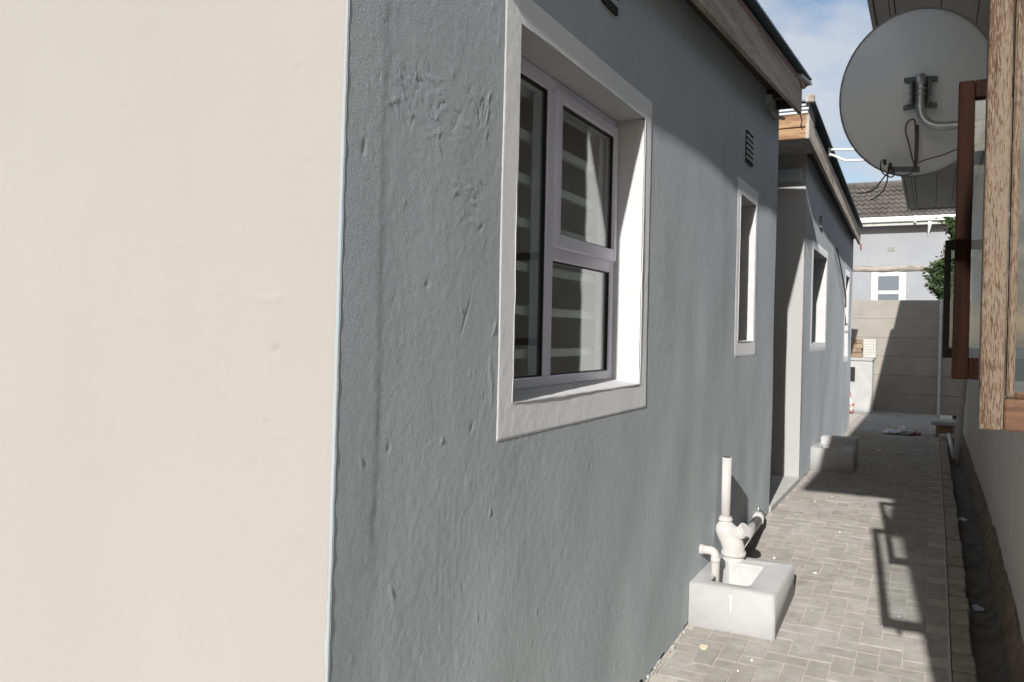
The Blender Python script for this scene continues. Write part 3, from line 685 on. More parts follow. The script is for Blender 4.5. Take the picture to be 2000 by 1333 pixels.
ec = B(); ec.tube(spline([(-.86, 6.03, 1.56), (-.85, 6.07, 1.52), (-.86, 6.10, 1.49), (-.85, 6.13, 1.47)]), .004, n=6)
tag(ec.build('loose_wire', 'cable'), 'short loose black wire dangling from the end of the first eave', 'wire')

# white tube bracket on the second eave
br = thing('tube_bracket', (-.87, 8.0, 1.7), 'white bent tube bracket sticking out from the second eave', 'bracket')
b = B(); b.tube([(-.885, 8.15, 1.748), (-.50, 8.15, 1.722), (-.34, 8.15, 1.71)], .011, n=8); b.build('upper_tube', 'white_tube', br)
b = B(); b.tube(spline([(-.885, 8.15, 1.705), (-.85, 8.15, 1.69), (-.76, 8.15, 1.642), (-.70, 8.15, 1.634), (-.43, 8.15, 1.63), (-.34, 8.15, 1.632)]), .0105, n=8); b.build('lower_tube', 'white_tube', br)
b = B(); b.tube([(-.34, 8.15, 1.71), (-.325, 8.15, 1.67), (-.34, 8.15, 1.632)], .0105, n=8); b.build('end_tube', 'white_tube', br)
b = B(); b.box(-.898, -.884, 8.12, 8.18, 1.685, 1.765, bev=.003); b.build('fixing_plate', 'white_tube', br)

# ================================================================== GULLY BLOCKS AND PIPES
def rounded_block(pts_b, pts_t, bev):
    t = bmesh.new(); lo = [t.verts.new(p) for p in pts_b]; hi = [t.verts.new(p) for p in pts_t]; n = len(lo)
    t.faces.new(lo[::-1]); t.faces.new(hi)
    for k in range(n): t.faces.new((lo[k], lo[(k + 1) % n], hi[(k + 1) % n], hi[k]))
    bmesh.ops.recalc_face_normals(t, faces=list(t.faces)); return t
gl1 = thing('drain_gully', (-.8, 4.05, -1.37), 'white painted concrete drain gully block with open basin, nearest on the paving', 'drain gully')
def gully_shell(x0, x1, y0, y1, zb, zt, wall, zin, tilt=0.0):
    """hollow basin: outer walls, flat rim, sloping sides, floor"""
    t = bmesh.new()
    def ring(xa, xb, ya, yb, z, r, tl=0):
        P = []
        for (cx, cy, a0) in ((xb - r, ya + r, -PI / 2), (xb - r, yb - r, 0), (xa + .002, yb, None), (xa + .002, ya, None)):
            if a0 is None: P.append((cx, cy, z + tl * (cx - xa)))
            else:
                for k in range(6):
                    a = a0 + k * PI / 10; P.append((cx + r * math.cos(a), cy + r * math.sin(a), z + tl * (cx - xa)))
        return [t.verts.new(p) for p in P]
    def ring_in(xa, xb, ya, yb, z, r):
        P = []
        for (cx, cy, a0) in ((xb - r, ya + r, -PI / 2), (xb - r, yb - r, 0), (xa + r * .4, yb - r * .4, PI / 2), (xa + r * .4, ya + r * .4, PI)):
            rr = r if a0 in (-PI / 2, 0) else r * .4
            cnt = 6 if a0 in (-PI / 2, 0) else 1
            for k in range(cnt):
                a = a0 + (k * PI / 10 if cnt > 1 else PI / 4); P.append((cx + rr * math.cos(a), cy + rr * math.sin(a), z))
        return [t.verts.new(p) for p in P]
    R = [ring(x0, x1 + .006, y0 - .006, y1, zb, .02), ring(x0, x1, y0, y1, zt - .018, .022), ring(x0, x1 - .005, y0 + .006, y1 - .005, zt - .004, .023, -.012), ring(x0, x1 - .011, y0 + .012, y1 - .010, zt, .024, -.012),
         ring_in(x0 + .075, x1 - wall, y0 + wall * .62, y1 - wall * .7, zt - .003, .04), ring_in(x0 + .08, x1 - wall - .008, y0 + wall * .62 + .006, y1 - wall * .7 - .006, zt - .012, .04), ring_in(x0 + .09, x1 - wall - .07, y0 + wall * .62 + .03, y1 - wall * .7 - .03, zin, .035)]
    for a, b in zip(R[:-1], R[1:]):
        n = len(a)
        for k in range(n): t.faces.new((a[k], a[(k + 1) % n], b[(k + 1) % n], b[k]))
    t.faces.new(R[-1]); t.faces.new(R[0][::-1])
    bmesh.ops.recalc_face_normals(t, faces=list(t.faces))
    for f in t.faces: f.smooth = True
    return t
b = B(); b.add(gully_shell(-1.0, -.608, 3.86, 4.47, -1.40, -1.163, .125, -1.29)); o = b.build('basin', 'gully', gl1)
b = B(); b.box(-.998, -.738, 4.325, 4.455, -1.30, -1.1668, bev=.010, seg=2); b.build('ledge', 'gully', gl1)
dp = B(); dp.tube(spline([(-.803, 3.866, -1.195), (-.803, 3.8555, -1.203), (-.802, 3.8535, -1.235), (-.801, 3.8525, -1.275)]), [.0035] * 4 + [.009, .010, .009, .005, .004] + [.0045, .004, .0035, .003, .004, .004, .003, .002, .0015, .001], n=8)
dp.build('paint_drip', 'drip', gl1)
# vent stack: thin pipe, fitting with access eye, collar
vp = thing('vent_pipe', (-.86, 4.2, -1.2), 'white upright vent pipe with access eye standing in the nearest gully', 'pipe')
PX, PY = -.949, 4.385
b = B(); b.tube([(PX, PY, -.635), (PX, PY, -.97)], .0240, n=20); b.build('upper_pipe', 'pipe', vp)
b = B(); b.tube([(PX, PY, -.6335), (PX, PY, -.636)], .0200, n=16); b.build('bore_shade_disc', 'gasket', vp)  # black disc on the capped end, painted as the shaded bore
b = B(); b.tube(spline([(PX, PY, -.945), (PX, PY, -.975), (PX + .004, PY, -1.012), (PX + .032, PY, -1.07), (PX + .045, PY, -1.11), (PX + .045, PY, -1.135)]),
                [.031] * 6 + [.033, .038, .043, .047, .051, .053] + [.055] * 6 + [.056] * 6 + [.056] * 6 + [.056], n=24); b.build('bend', 'pipe', vp)
b = B(); b.tube([(PX + .045, PY, -1.122), (PX + .045, PY, -1.145)], .0625, n=24); b.build('collar', 'pipe', vp)
b = B(); b.tube([(PX + .045, PY, -1.145), (PX + .045, PY, -1.20)], .054, n=24); b.build('lower_pipe', 'pipe', vp)
b = B(); b.tube([(PX + .048, PY + .0, -1.045), (PX + .104, PY - .014, -1.002)], .034, n=20); b.build('access_eye', 'pipe', vp)
b = B(); b.tube([(PX + .098, PY - .0125, -1.006), (PX + .109, PY - .0153, -.998)], [.039, .038], n=20); b.build('eye_cap', 'pipe', vp)
b = B(); b.tube([(PX, PY, -.955), (PX, PY, -.968)], .036, n=20); b.build('collar', 'pipe', vp)
# small waste elbow
wp = thing('waste_pipe', (-.95, 4.06, -1.2), 'small white waste pipe elbow coming out of the wall into the nearest gully', 'pipe')
b = B(); b.tube([(-1.01, 4.06, -1.052), (-.965, 4.06, -1.052)] + arc((-.955, 4.06, -1.052), (-.925, 4.06, -1.05), (-.923, 4.06, -1.085)) + [(-.921, 4.06, -1.27)], .0205, n=16); b.build('elbow', 'pipe', wp)
b = B(); b.tube([(-1.004, 4.06, -1.052), (-.982, 4.06, -1.052)], .0245, n=16); b.build('collar', 'pipe', wp)
b = B(); b.tube([(-.923, 4.06, -1.083), (-.9225, 4.06, -1.105)], .0235, n=16); b.build('collar', 'pipe', wp)
# sloping waste pipe from wall behind the gully
sp = thing('sloping_waste_pipe', (-.93, 5.0, -1.24), 'white waste pipe sloping from the wall foot down behind the nearest gully', 'pipe')
b = B(); b.tube([(-.975, 5.46, -1.175), (-.905, 4.47, -1.13)], .031, n=18); b.build('pipe', 'pipe', sp)
b = B(); b.tube([(-1.0, 5.62, -1.175), (-.972, 5.42, -1.173)], .037, n=18); b.build('collar', 'pipe', sp)
b = B(); b.tube([(-.985, 5.52, -1.145), (-.985, 5.52, -1.10)], .008, n=8); b.build('bolt', 'galv', sp)

gl2 = thing('drain_gully', (-.8, 8.4, -1.24), 'white painted gully block with stepped back, half in shade further down the alley', 'drain gully')
b = B(); b.add(gully_shell(-1.0, -.628, 8.2, 8.62, -1.245, -1.025, .09, -1.16)); b.build('basin', 'gully', gl2)
b = B(); b.box(-.955, -.625, 8.58, 8.75, -1.245, -.958, bev=.012, seg=2); b.build('back_upstand', 'gully', gl2)

# ================================================================== CREAM HOUSE ON THE RIGHT
ch = thing('cream_house', (1.5, 6, -1.3), 'cream plastered house on the right in shade with wide boarded eave', 'house')
XR = .372
# its wall with the three window openings
OPEN = [(1.43, 2.47, -.10, .70), (4.0, 5.03, -.085, .62)]
Yr = lines([-.20, 1.43, 2.47, 4.0, 5.03, 13.2], [.05] * 5); Zr = lines([-1.36, -.10, -.085, .62, .70, 1.76], [.05] * 5)
Y2, Z2 = np.meshgrid(Yr, Zr)
X2 = XR - .005 * vnoise(Y2 / .6, Z2 / .6, 31) - .002 * vnoise(Y2 / .15, Z2 / .15, 32)
Z2 = np.maximum(Z2, gzv(Y2) + .055 + .012 * vnoise(Y2 / .2, Y2 * 0, 33))
ymid = (Yr[:-1] + Yr[1:]) / 2; zmid = (Zr[:-1] + Zr[1:]) / 2; YM, ZM = np.meshgrid(ymid, zmid); use = np.ones_like(YM, bool)
for (a, b2, c, d) in OPEN: use &= ~((YM > a) & (YM < b2) & (ZM > c) & (ZM < d))
jj, ii = np.nonzero(use); a = jj * len(Yr) + ii; F = np.stack([a + 1, a, a + len(Yr), a + len(Yr) + 1], 1)
from_arrays('alley_wall', np.stack([X2.ravel(), Y2.ravel(), Z2.ravel()], 1), F, 'cream2', ch, smooth=True)
b = B(); b.box(XR + .004, 4.2, -.28, -.20, -1.5, 1.69); b.build('end_wall', 'cream2', ch)
b = B(); b.box(XR + .004, 4.2, 13.2, 13.3, -1.3, 1.76); b.box(4.2, 4.3, -.28, 13.3, -1.5, 1.76); b.build('back_wall', 'cream2', ch)
# bare plinth strip under the paint line
Ypl = np.linspace(-.2, 13.2, 120); Vpl = []
for y in Ypl:
    for (dx, dz) in ((.0, .085), (-.012, .04), (-.03, -.02), (-.05, -.12)): Vpl.append((XR + dx + .006 * math.sin(y * 13 + dz * 50), y, gz(y) + dz))
Fpl = np.array([[j * 4 + i, j * 4 + i + 1, (j + 1) * 4 + i + 1, (j + 1) * 4 + i] for j in range(119) for i in range(3)])
from_arrays('plinth', np.array(Vpl), Fpl, 'plinth', ch, smooth=True)
# eave: rim board, trim strip, soffit boards
EZ, EX, EY0, EY1 = 1.68, -.327, .25, 11.75
b = B(); b.box(EX, EX + .022, EY0, EY1 + .02, EZ - .01, EZ + .055, bev=.003); b.build('fascia', 'fascia_white', ch)
b = B(); b.box(EX + .026, EX + .092, EY0, EY1, EZ + .002, EZ + .02, bev=.003); b.build('soffit_board', 'soffit', ch)
b = B(); b.box(EX + .096, EX + .116, EY0, EY1 - .003, EZ - .008, EZ + .016, bev=.003); b.build('cover_strip', 'fascia_white', ch)
bx = EX + .120
for wdt in (.205, .165, .19):
    yq = EY0
    while yq < EY1 - .1:
        L = min(2.35, EY1 - yq)
        b = B(); b.box(bx, min(bx + wdt, XR - .004), yq + .002, yq + L - .002, EZ + .004 + random.uniform(-.001, .001), EZ + .018, bev=.002); b.build('soffit_board', 'soffit', ch); yq += L
    bx += wdt + .004
b = B(); b.box(EX + .03, XR + 4, EY1 + .003, EY1 + .05, EZ - .012, EZ + .055, bev=.004); b.build('fascia', 'fascia_white', ch)
b = B(); b.hexa([(EX, EY0, EZ + .058), (4.3, EY0, EZ + .058), (4.3, EY1 + .05, EZ + .058), (EX, EY1 + .05, EZ + .058), (EX, EY0, EZ + .07), (4.3, EY0, EZ + 3.4), (4.3, EY1 + .05, EZ + 3.4), (EX, EY1 + .05, EZ + .07)]); b.build('roof', 'tile', ch)
b = B(); b.box(.37, 4.3, -1.08, EY0 - .004, EZ + .004, EZ + .15, bev=.004); b.build('shading_roof', 'soffit', ch)  # unseen roof read from the paving shadow, widened to shade the red casement
for px_ in (1.9, 4.1):
    b = B(); b.tube([(px_, -1.0, -1.44), (px_, -1.0, EZ + .006)], .05, n=10); b.build('shading_roof_post', 'fascia_white', ch)  # posts under the unseen shading slab
# unseen sloped upstand added above the roof to shade the precast wall
b = B(); b.hexa([(-.285, EY1 - .12, EZ + .06), (4.3, EY1 - .12, EZ + .06), (4.3, EY1, EZ + .06), (-.285, EY1, EZ + .06), (-.135, EY1 - .12, EZ + .86), (4.3, EY1 - .12, EZ + 3.5), (4.3, EY1, EZ + 3.5), (-.135, EY1, EZ + .86)], bev=.01); b.build('shade_upstand', 'cream2', ch)
# window surrounds, panes in the openings
for (a, b2, c, d) in OPEN:
    wv = part_empty('window', (XR, (a + b2) / 2, c), ch)
    f = B(); t = .05
    f.box(XR - .012, XR + .09, a, a + t, c, d, bev=.004); f.box(XR - .012, XR + .09, b2 - t, b2, c, d, bev=.004)
    f.box(XR - .011, XR + .09, a + t, b2 - t, d - t, d, bev=.004); f.box(XR - .016, XR + .09, a + t, b2 - t, c, c + t, bev=.004)
    f.build('frame', 'dark_frame', wv)
    bk = B(); bk.box(XR + .5, XR + .52, a - .3, b2 + .3, c - .3, d + .3); bk.build('curtain', 'room', wv)

def casement(yc, z0, z1, x0, x1, st, rail_b, rail_t, ms, mr, label, th=.042, glass='glass_case', bead=True, ang=0.0):
    """a side-hung sash standing open across the alley: stiles, rails, glazing bead, pane"""
    c = part_empty('open_casement', ((x0 + x1) / 2, yc, z0), ch); c['label'] = label
    ya, yb = yc - th / 2, yc + th / 2
    b = B(); b.box(x0, x0 + st, ya, yb, z0, z1, bev=.0035, seg=2); b.build('stile', ms, c)
    b = B(); b.box(x1 - st, x1, ya, yb, z0, z1, bev=.0035, seg=2); b.build('stile', ms, c)
    b = B(); b.box(x0 + st + .0008, x1 - st - .0008, ya + .001, yb - .001, z0, z0 + rail_b, bev=.0025); b.build('rail', mr, c)
    b = B(); b.box(x0 + st + .0008, x1 - st - .0008, ya + .001, yb - .001, z1 - rail_t, z1, bev=.0025); b.build('rail', mr, c)
    if bead:
        w = .013
        b = B(); b.box(x0 + st + .003, x0 + st + w, ya + .006, yb - .004, z0 + rail_b + .001, z1 - rail_t - .001, bev=.003); b.build('glazing_bead', ms, c)
        b = B(); b.box(x0 + st + w + .0005, x1 - st - .002, ya + .006, yb - .004, z0 + rail_b + .0008, z0 + rail_b + w * .8, bev=.003); b.build('glazing_bead', mr, c)
    b = B(); b.box(x0 + st + .002, x1 - st - .002, yc - .002, yc + .002, z0 + rail_b - .004, z1 - rail_t + .004); b.build('pane', glass, c)
    for zz in (z0 + .12, z1 - .14):
        b = B(); b.box(x1 - .012, x1 + .02, yb - .002, yb + .012, zz, zz + .08); b.build('hinge', 'dark_steel', c)
    return c
casement(1.40, -.128, .70, .0625, XR - .012, .031, .046, .046, 'old_wood', 'old_wood_x', 'nearest casement, brown paint flaking to bare timber')
casement(2.45, -.098, .672, .046, XR - .012, .037, .056, .045, 'mahogany', 'mahogany', 'red varnished casement behind the flaking one, darkened in colour for its shade', bead=False)
casement(5.03, -.088, .540, .048, XR - .012, .030, .05, .05, 'dark_frame', 'dark_frame', 'almost black casement furthest down the alley', bead=False)
b = B(); b.box(.128, .150, 1.37, 1.385, -.152, -.128, bev=.002); b.build('casement_stay', 'dark_steel', ch)

# ================================================================== SATELLITE DISH
sd = thing('satellite_dish', (XR, 3.6, .8), 'large grey satellite dish seen from behind on a bent galvanised pole', 'satellite dish')
dc = Vector((-.075, 3.62, .968)); ax = Vector((-.10, .93, -.10)).normalized()   # faces away from the camera
ax = Vector((-.16, .96, .23)).normalized()
e1 = ax.cross(Vector((0, 0, 1))).normalized(); e2 = e1.cross(ax).normalized()
RA, RB, DEP = .284, .317, .12
t = bmesh.new(); rings = []; NS = 72
for (r, lay) in [(k / 14, 0) for k in range(15)] + [(k / 14, 1) for k in range(14, -1, -1)]:
    rr = []
    for k in range(NS):
        a = 2 * PI * k / NS
        p = dc + e1 * (RA * r * math.cos(a)) + e2 * (RB * r * math.sin(a)) - ax * (DEP * (1 - r * r)) + ax * (.003 if lay else 0)
        rr.append(t.verts.new(p))
        if r == 0: break
    rings.append(rr)
for a, b2 in zip(rings[:-1], rings[1:]):
    if len(a) == 1:
        for k in range(NS): t.faces.new((a[0], b2[k], b2[(k + 1) % NS]))
    elif len(b2) == 1:
        for k in range(NS): t.faces.new((a[k], a[(k + 1) % NS], b2[0]))
    else:
        for k in range(NS): t.faces.new((a[k], a[(k + 1) % NS], b2[(k + 1) % NS], b2[k]))
for f in t.faces: f.smooth = True
b = B(); b.add(t); b.build('reflector', 'dish', sd)
b = B(); pts = [dc + e1 * (RA * math.cos(2 * PI * k / NS)) + e2 * (RB * math.sin(2 * PI * k / NS)) for k in range(NS + 1)]
b.tube(pts, .0038, n=6, cap=False); b.build('rim', 'dish_rim', sd)
mc = Vector((-.062, 3.462, .934))
def wing(z, sgn, drop):
    b = B(); p0 = mc + Vector((0, .012, z)); p1 = mc + Vector((sgn * .058, .02, z + drop))
    b.hexa([p0 + Vector((0, -.008, -.016)), p1 + Vector((0, -.006, -.007)), p1 + Vector((0, .012, -.007)), p0 + Vector((0, .012, -.016)),
            p0 + Vector((0, -.008, .014)), p1 + Vector((0, -.006, .009)), p1 + Vector((0, .012, .009)), p0 + Vector((0, .012, .014))], bev=.003); b.build('bracket_arm', 'dark_steel', sd)
wing(.048, -1, .006); wing(.048, 1, .000); wing(-.040, -1, -.012); wing(-.040, 1, -.012)
b = B(); b.box(mc.x - .034, mc.x - .026, mc.y - .022, mc.y + .03, mc.z - .05, mc.z + .045, bev=.002); b.box(mc.x + .026, mc.x + .034, mc.y - .022, mc.y + .03, mc.z - .05, mc.z + .045, bev=.002)
b.box(mc.x - .034, mc.x + .034, mc.y + .03, mc.y + .036, mc.z - .05, mc.z + .045, bev=.002); b.build('bracket', 'dark_steel', sd)
for (dx, dz) in ((-.036, .02), (-.036, -.005), (.036, .02), (.036, -.012), (-.036, -.03)):
    b = B(); b.tube([(mc.x + dx - .006, mc.y - .005, mc.z + dz), (mc.x + dx + .006, mc.y - .005, mc.z + dz)], .0055, n=6); b.build('bolt', 'galv', sd)
for k in range(3):
    b = B(); b.tube([(mc.x + .002, mc.y - .008, mc.z + .03 - k * .02), (mc.x + .002, mc.y - .008, mc.z + .024 - k * .02)], .0195, n=14); b.build('u_bolt', 'galv', sd)
PY_ = mc.y - .006
b = B(); b.tube([(mc.x, PY_, mc.z + .062), (mc.x, PY_, mc.z + .02), (mc.x, PY_, mc.z - .045)] + arc((mc.x, PY_, mc.z - .06), (mc.x + .004, PY_, mc.z - .137), (mc.x + .085, PY_, mc.z - .138), 10) + [(.10, PY_, mc.z - .139), (.22, PY_, mc.z - .138), (XR - .004, PY_, mc.z - .137)], .0165, n=16); b.build('pole', 'galv', sd)
for xx in (.088, .137):
    b = B(); b.tube([(xx, PY_, mc.z - .138), (xx + .006, PY_, mc.z - .138)], .019, n=14); b.build('clip', 'galv', sd)
b = B(); b.box(XR - .012, XR - .002, PY_ - .05, PY_ + .05, mc.z - .20, mc.z - .08, bev=.002); b.build('wall_plate', 'galv', sd)
# feed arm under the dish and the cables
b = B(); b.hexa([(-.175, 3.60, .672), (-.06, 3.57, .655), (-.06, 3.60, .655), (-.175, 3.63, .672), (-.175, 3.60, .688), (-.06, 3.57, .675), (-.06, 3.60, .675), (-.175, 3.63, .688)], bev=.003); b.build('feed_arm', 'dark_steel', sd)
b = B(); b.tube([(-.072, 3.55, .83), (-.073, 3.56, .70), (-.078, 3.585, .66)], .007, n=8); b.build('strut', 'cable_grey', sd)
def cab(pts, r=.0026, m='cable'):
    b = B(); b.tube(spline(pts), r, n=6); b.build('cable', m, sd)
cab([(-.078, 3.53, .80), (-.082, 3.53, .846), (-.104, 3.53, .842), (-.112, 3.53, .81), (-.100, 3.53, .76), (-.086, 3.54, .70), (-.078, 3.55, .672), (-.09, 3.56, .648), (-.125, 3.57, .640)], .0028, 'cable_grey')
cab([(-.078, 3.55, .68), (-.04, 3.53, .69), (.02, 3.53, .705), (.08, 3.53, .725), (.2, 3.53, .74)], .0024, 'cable_grey')
cab([(-.195, 3.58, .712), (-.20, 3.58, .69), (-.193, 3.58, .662), (-.172, 3.58, .645), (-.155, 3.58, .642), (-.150, 3.58, .66), (-.16, 3.58, .675)])
cab([(-.150, 3.58, .662), (-.175, 3.58, .655), (-.195, 3.58, .63), (-.218, 3.58, .60), (-.25, 3.58, .585), (-.285, 3.58, .585)])
cab([(-.17, 3.59, .685), (-.172, 3.58, .655), (-.175, 3.58, .625), (-.188, 3.58, .59), (-.212, 3.58, .565), (-.235, 3.58, .555)])
for (x, z) in ((-.185, .705), (-.165, .69)):
    b = B(); b.box(x - .006, x + .006, 3.575, 3.6, z - .012, z + .008, bev=.002); b.build('cable_clamp', 'cable', sd)

# waste pipe on the right wall, slab on bricks, scraps in the drain
dw = thing('waste_downpipe', (.3, 10.4, -1.32), 'pale waste pipe running down the cream wall into the drain channel', 'pipe')
b = B(); b.tube([(.335, 10.4, .45), (.325, 10.4, -.35), (.285, 10.4, -1.0), (.262, 10.4, -1.36)], .034, n=12); b.build('pipe', 'pipe', dw)
b = B(); b.tube([(.20, 11.4, -1.14), (.245, 10.55, -1.33)], .022, n=10); b.build('branch', 'pipe', dw)
sl = B(); sl.box(.005, .30, 11.9, 12.35, -1.085, -1.03, bev=.012); tag(sl.build('concrete_slab', 'slab'), 'grey concrete slab lying on two bricks by the cream wall', 'slab')
for k, (x0_, y0_, lab) in enumerate(((.06, 11.96, 'brick under the near end of the concrete slab'), (.06, 12.2, 'brick under the far end of the concrete slab'))):
    q = B(); q.box(x0_ + .05 * k, x0_ + .20, y0_, y0_ + .1, -1.236, -1.087, bev=.006); tag(q.build('brick_support', 'brown_brick'), lab, 'brick', 'bricks under the slab')
q = B(); q.box(.10, .29, 11.75, 11.9, -1.236, -1.185, bev=.01); tag(q.build('broken_slab', 'slab'), 'thin broken slab piece on the ground in front of the slab', 'slab')

def crumple(name, mat, c, r, hgt, label, cat, seed, group=None):
    rr = random.Random(seed); t = bmesh.new(); bmesh.ops.create_icosphere(t, subdivisions=2, radius=1)
    for v in t.verts:
        k = rr.uniform(.6, 1.15); v.co = Vector((c[0] + v.co.x * r[0] * k, c[1] + v.co.y * r[1] * k, c[2] + max(.002, (v.co.z * .5 + .5) * hgt * rr.uniform(.4, 1.2))))
    b = B(); b.add(t); tag(b.build(name, mat), label, cat, group)
zd = gz(7.3) - .146
crumple('paper_scrap', 'paper', (.235, 7.28, gz(7.28) - .15), (.036, .07), .03, 'white crumpled paper in the drain channel, the one further away', 'paper', 1)
crumple('paper_scrap', 'bluepaper', (.246, 5.07, gz(5.07) - .15), (.030, .055), .022, 'bluish plastic scrap in the drain channel, nearer the camera', 'plastic scrap', 2)
zl = gz(12)
crumple('plastic_litter', 'bluepaper', (-.45, 12.0, zl), (.12, .16), .05, 'crumpled clear plastic on the shaded paving, left of the litter', 'plastic', 3)
crumple('plastic_litter', 'paper', (-.33, 12.15, zl), (.06, .10), .085, 'crumpled pale plastic standing highest in the litter', 'plastic', 4)
crumple('plastic_litter', 'dark_steel', (-.29, 11.95, zl), (.12, .12), .045, 'dark crumpled bag in the middle of the shaded litter', 'bag', 5)
crumple('red_litter', 'red', (-.16, 12.0, zl), (.06, .08), .05, 'small red scrap at the right end of the shaded litter', 'scrap', 6)
crumple('paper_scrap', 'paper', (-.50, 10.1, gz(10.1)), (.028, .05), .012, 'tiny white scrap on shaded paving behind the further gully', 'paper', 8)
crumple('dry_leaf', 'dryleaf', (-.865, 3.62, gz(3.62)), (.022, .03), .014, 'dry curled leaf on the paving in front of the nearest gully', 'leaf', 7)
# broken mortar along the foot of the wall
mb = B()
for k in range(110):
    y = 3.05 + .9 * random.random() ** 1.4 if k < 80 else random.uniform(4.3, 5.9); r = random.choice((.002, .003, .004, .006, .009)) * random.uniform(.8, 1.2) * (1 if k < 80 else .6)
    t = bmesh.new(); bmesh.ops.create_icosphere(t, subdivisions=1, radius=r)
    for v in t.verts: v.co = Vector((v.co.x * .7, v.co.y * (.7 + 1.1 * (k % 3)), v.co.z * .7)) * random.uniform(.5, 1.3) + Vector((XW + .004 + (k * 37 % 11) * .0012, y, gz(y) + r * .45))
    mb.add(t)
tag(mb.build('mortar_crumbs', 'rubble'), 'crumbs of broken mortar along the foot of the grey wall', 'rubble', kind='stuff')
# flecks of paint and cement spilt on the paving
fk = B()
for k in range(13):
    y = random.uniform(3.3, 7.4); x = random.uniform(-.9, -.05); r = random.choice((.002, .003, .003, .005, .008)) * random.uniform(.7, 1.3); n = 7
    vs_ = [(x + r * random.uniform(.6, 1.3) * math.cos(2 * PI * i / n), y + 1.2 * r * random.uniform(.6, 1.3) * math.sin(2 * PI * i / n)) for i in range(n)]
    t = bmesh.new(); top = [t.verts.new((p[0], p[1], gz(p[1]) + .0035)) for p in vs_]; lo = [t.verts.new((p[0] * 1.0 + .0, p[1], gz(p[1]) - .002)) for p in vs_]
    t.faces.new(top)
    for i in range(n): t.faces.new((lo[i], lo[(i + 1) % n], top[(i + 1) % n], top[i]))
    fk.add(t)
tag(fk.build('paint_flecks', 'drip'), 'white flecks of dried paint on the sunlit paving', 'paint', kind='stuff')

# ================================================================== FAR END
pw = thing('precast_wall', (-.6, 15.5, -1.24), 'precast concrete panel wall closing the end of the alley', 'wall')
PH = (.680 + 1.236) / 6
for (xa, xb) in ((-3.2, -1.62), (-1.545, .088)):
    for k in range(6):
        b = B(); z = -1.236 + k * PH
        b.hexa([(xa, 15.5, z), (xb, 15.5, z), (xb, 15.54, z), (xa, 15.54, z), (xa, 15.5, z + PH - .003), (xb, 15.5, z + PH - .003), (xb, 15.54, z + PH - .004), (xa, 15.54, z + PH - .002)], bev=.0025)
        b.build('panel', 'precast', pw)
bk = B(); bk.box(-3.2, .09, 15.525, 15.535, -1.24, .66); bk.build('panel_tongue', 'precast', pw)
for xa in (-1.62, .088, 1.65):
    b = B(); b.box(xa, xa + .075 if xa < 0 else xa + .048, 15.46, 15.58, -1.3, .70, bev=.008); b.build('post', 'post', pw)
for k in range(6):
    b = B(); z = -1.236 + k * PH; b.box(.138, 1.65, 15.5, 15.54, z, z + PH - .006, bev=.006); b.build('panel', 'precast', pw)
# plastered counter with tiled splashback in the corner
ct = thing('outdoor_counter', (-1.3, 15.2, -1.24), 'low plastered counter with tiled splashback against the precast wall', 'counter')
b = B(); b.box(-2.0, -.885, 15.0, 15.46, -1.24, -.365, bev=.012); b.build('base', 'counter', ct)
b = B(); b.box(-2.0, -.88, 14.98, 15.46, -.362, -.315, bev=.010); b.build('counter_top', 'slab', ct)
b = B(); b.box(-1.06, -.86, 15.445, 15.497, -.312, .012); b.build('splashback', 'grout', ct)
b = B()
for i in range(5):
    for j in range(7): b.box(-1.058 + i * .0395, -1.058 + i * .0395 + .035, 15.438, 15.446, -.31 + j * .0455, -.31 + j * .0455 + .041)
o = b.build('splash_tiles', 'tile_pale', ct)
b = B(); b.box(-1.22, -1.15, 14.985, 15.005, -.71, -.47); b.build('opening', 'slot', ct)
for j in range(4):
    b = B(); b.box(-1.25 + .01 * (j % 2), -1.065 - .02 * (j % 2), 15.30, 15.43, -.313 + j * .079, -.238 + j * .079, bev=.008); tag(b.build('loose_brick', 'brown_brick'), ('brown brick lying lowest of the stack on the counter', 'brown brick second up in the stack on the counter', 'brown brick third up in the stack on the counter', 'brown brick topping the stack on the counter')[j], 'brick', 'bricks stacked on the counter')
crumple('rubbish_bag', 'redwhite', (-1.2, 14.75, -1.236), (.075, .06), .33, 'red and white bag standing by the end of the grey house wall', 'bag', 12)

# neighbour's house beyond
nh = thing('neighbour_house', (-.8, 24, -1.3), 'pale grey house with tiled roof and white gutter beyond the precast wall', 'house')
b = B(); b.box(-8, 8, 24, 24.2, -1.4, 3.12); b.build('wall', 'far_wall', nh)
b = B(); b.box(-8, 8, 23.62, 23.68, 2.97, 3.08, bev=.006); b.box(-8, 8, 23.68, 24, 3.06, 3.085); b.build('eave_board', 'fascia_white', nh)
gut = B(); P = []
for (dy, dz) in ((0, .0), (-.02, -.04), (-.08, -.04), (-.11, -.0), (-.11, .075), (-.10, .085), (-.09, .075), (-.09, .01), (-.06, -.02), (-.03, -.02), (-.012, .01), (-.012, .06), (0, .06)): P.append((dy, dz))
ra = [gut.bm.verts.new((-8, 23.615 + dy, 3.10 + dz)) for dy, dz in P]; rb_ = [gut.bm.verts.new((8, 23.615 + dy, 3.10 + dz)) for dy, dz in P]
for k in range(len(P)): gut.bm.faces.new((ra[k], ra[(k + 1) % len(P)], rb_[(k + 1) % len(P)], rb_[k]))
gut.build('gutter', 'white_tube', nh)
b = B(); b.box(-.50, -.44, 23.495, 23.63, 3.02, 3.19, bev=.004); b.build('gutter_joint', 'white_tube', nh)
b = B(); b.tube([(-.13, 23.60, 3.05), (-.13, 23.62, 2.97), (-.16, 23.95, 2.80), (-.165, 23.97, 2.70)], [.045, .045, .02, .012], n=10); b.build('gutter_outlet', 'white_tube', nh)
b = B(); b.box(-1.125, -.945, 23.985, 24.0, 2.34, 2.46); b.build('air_brick', 'conduit', nh)
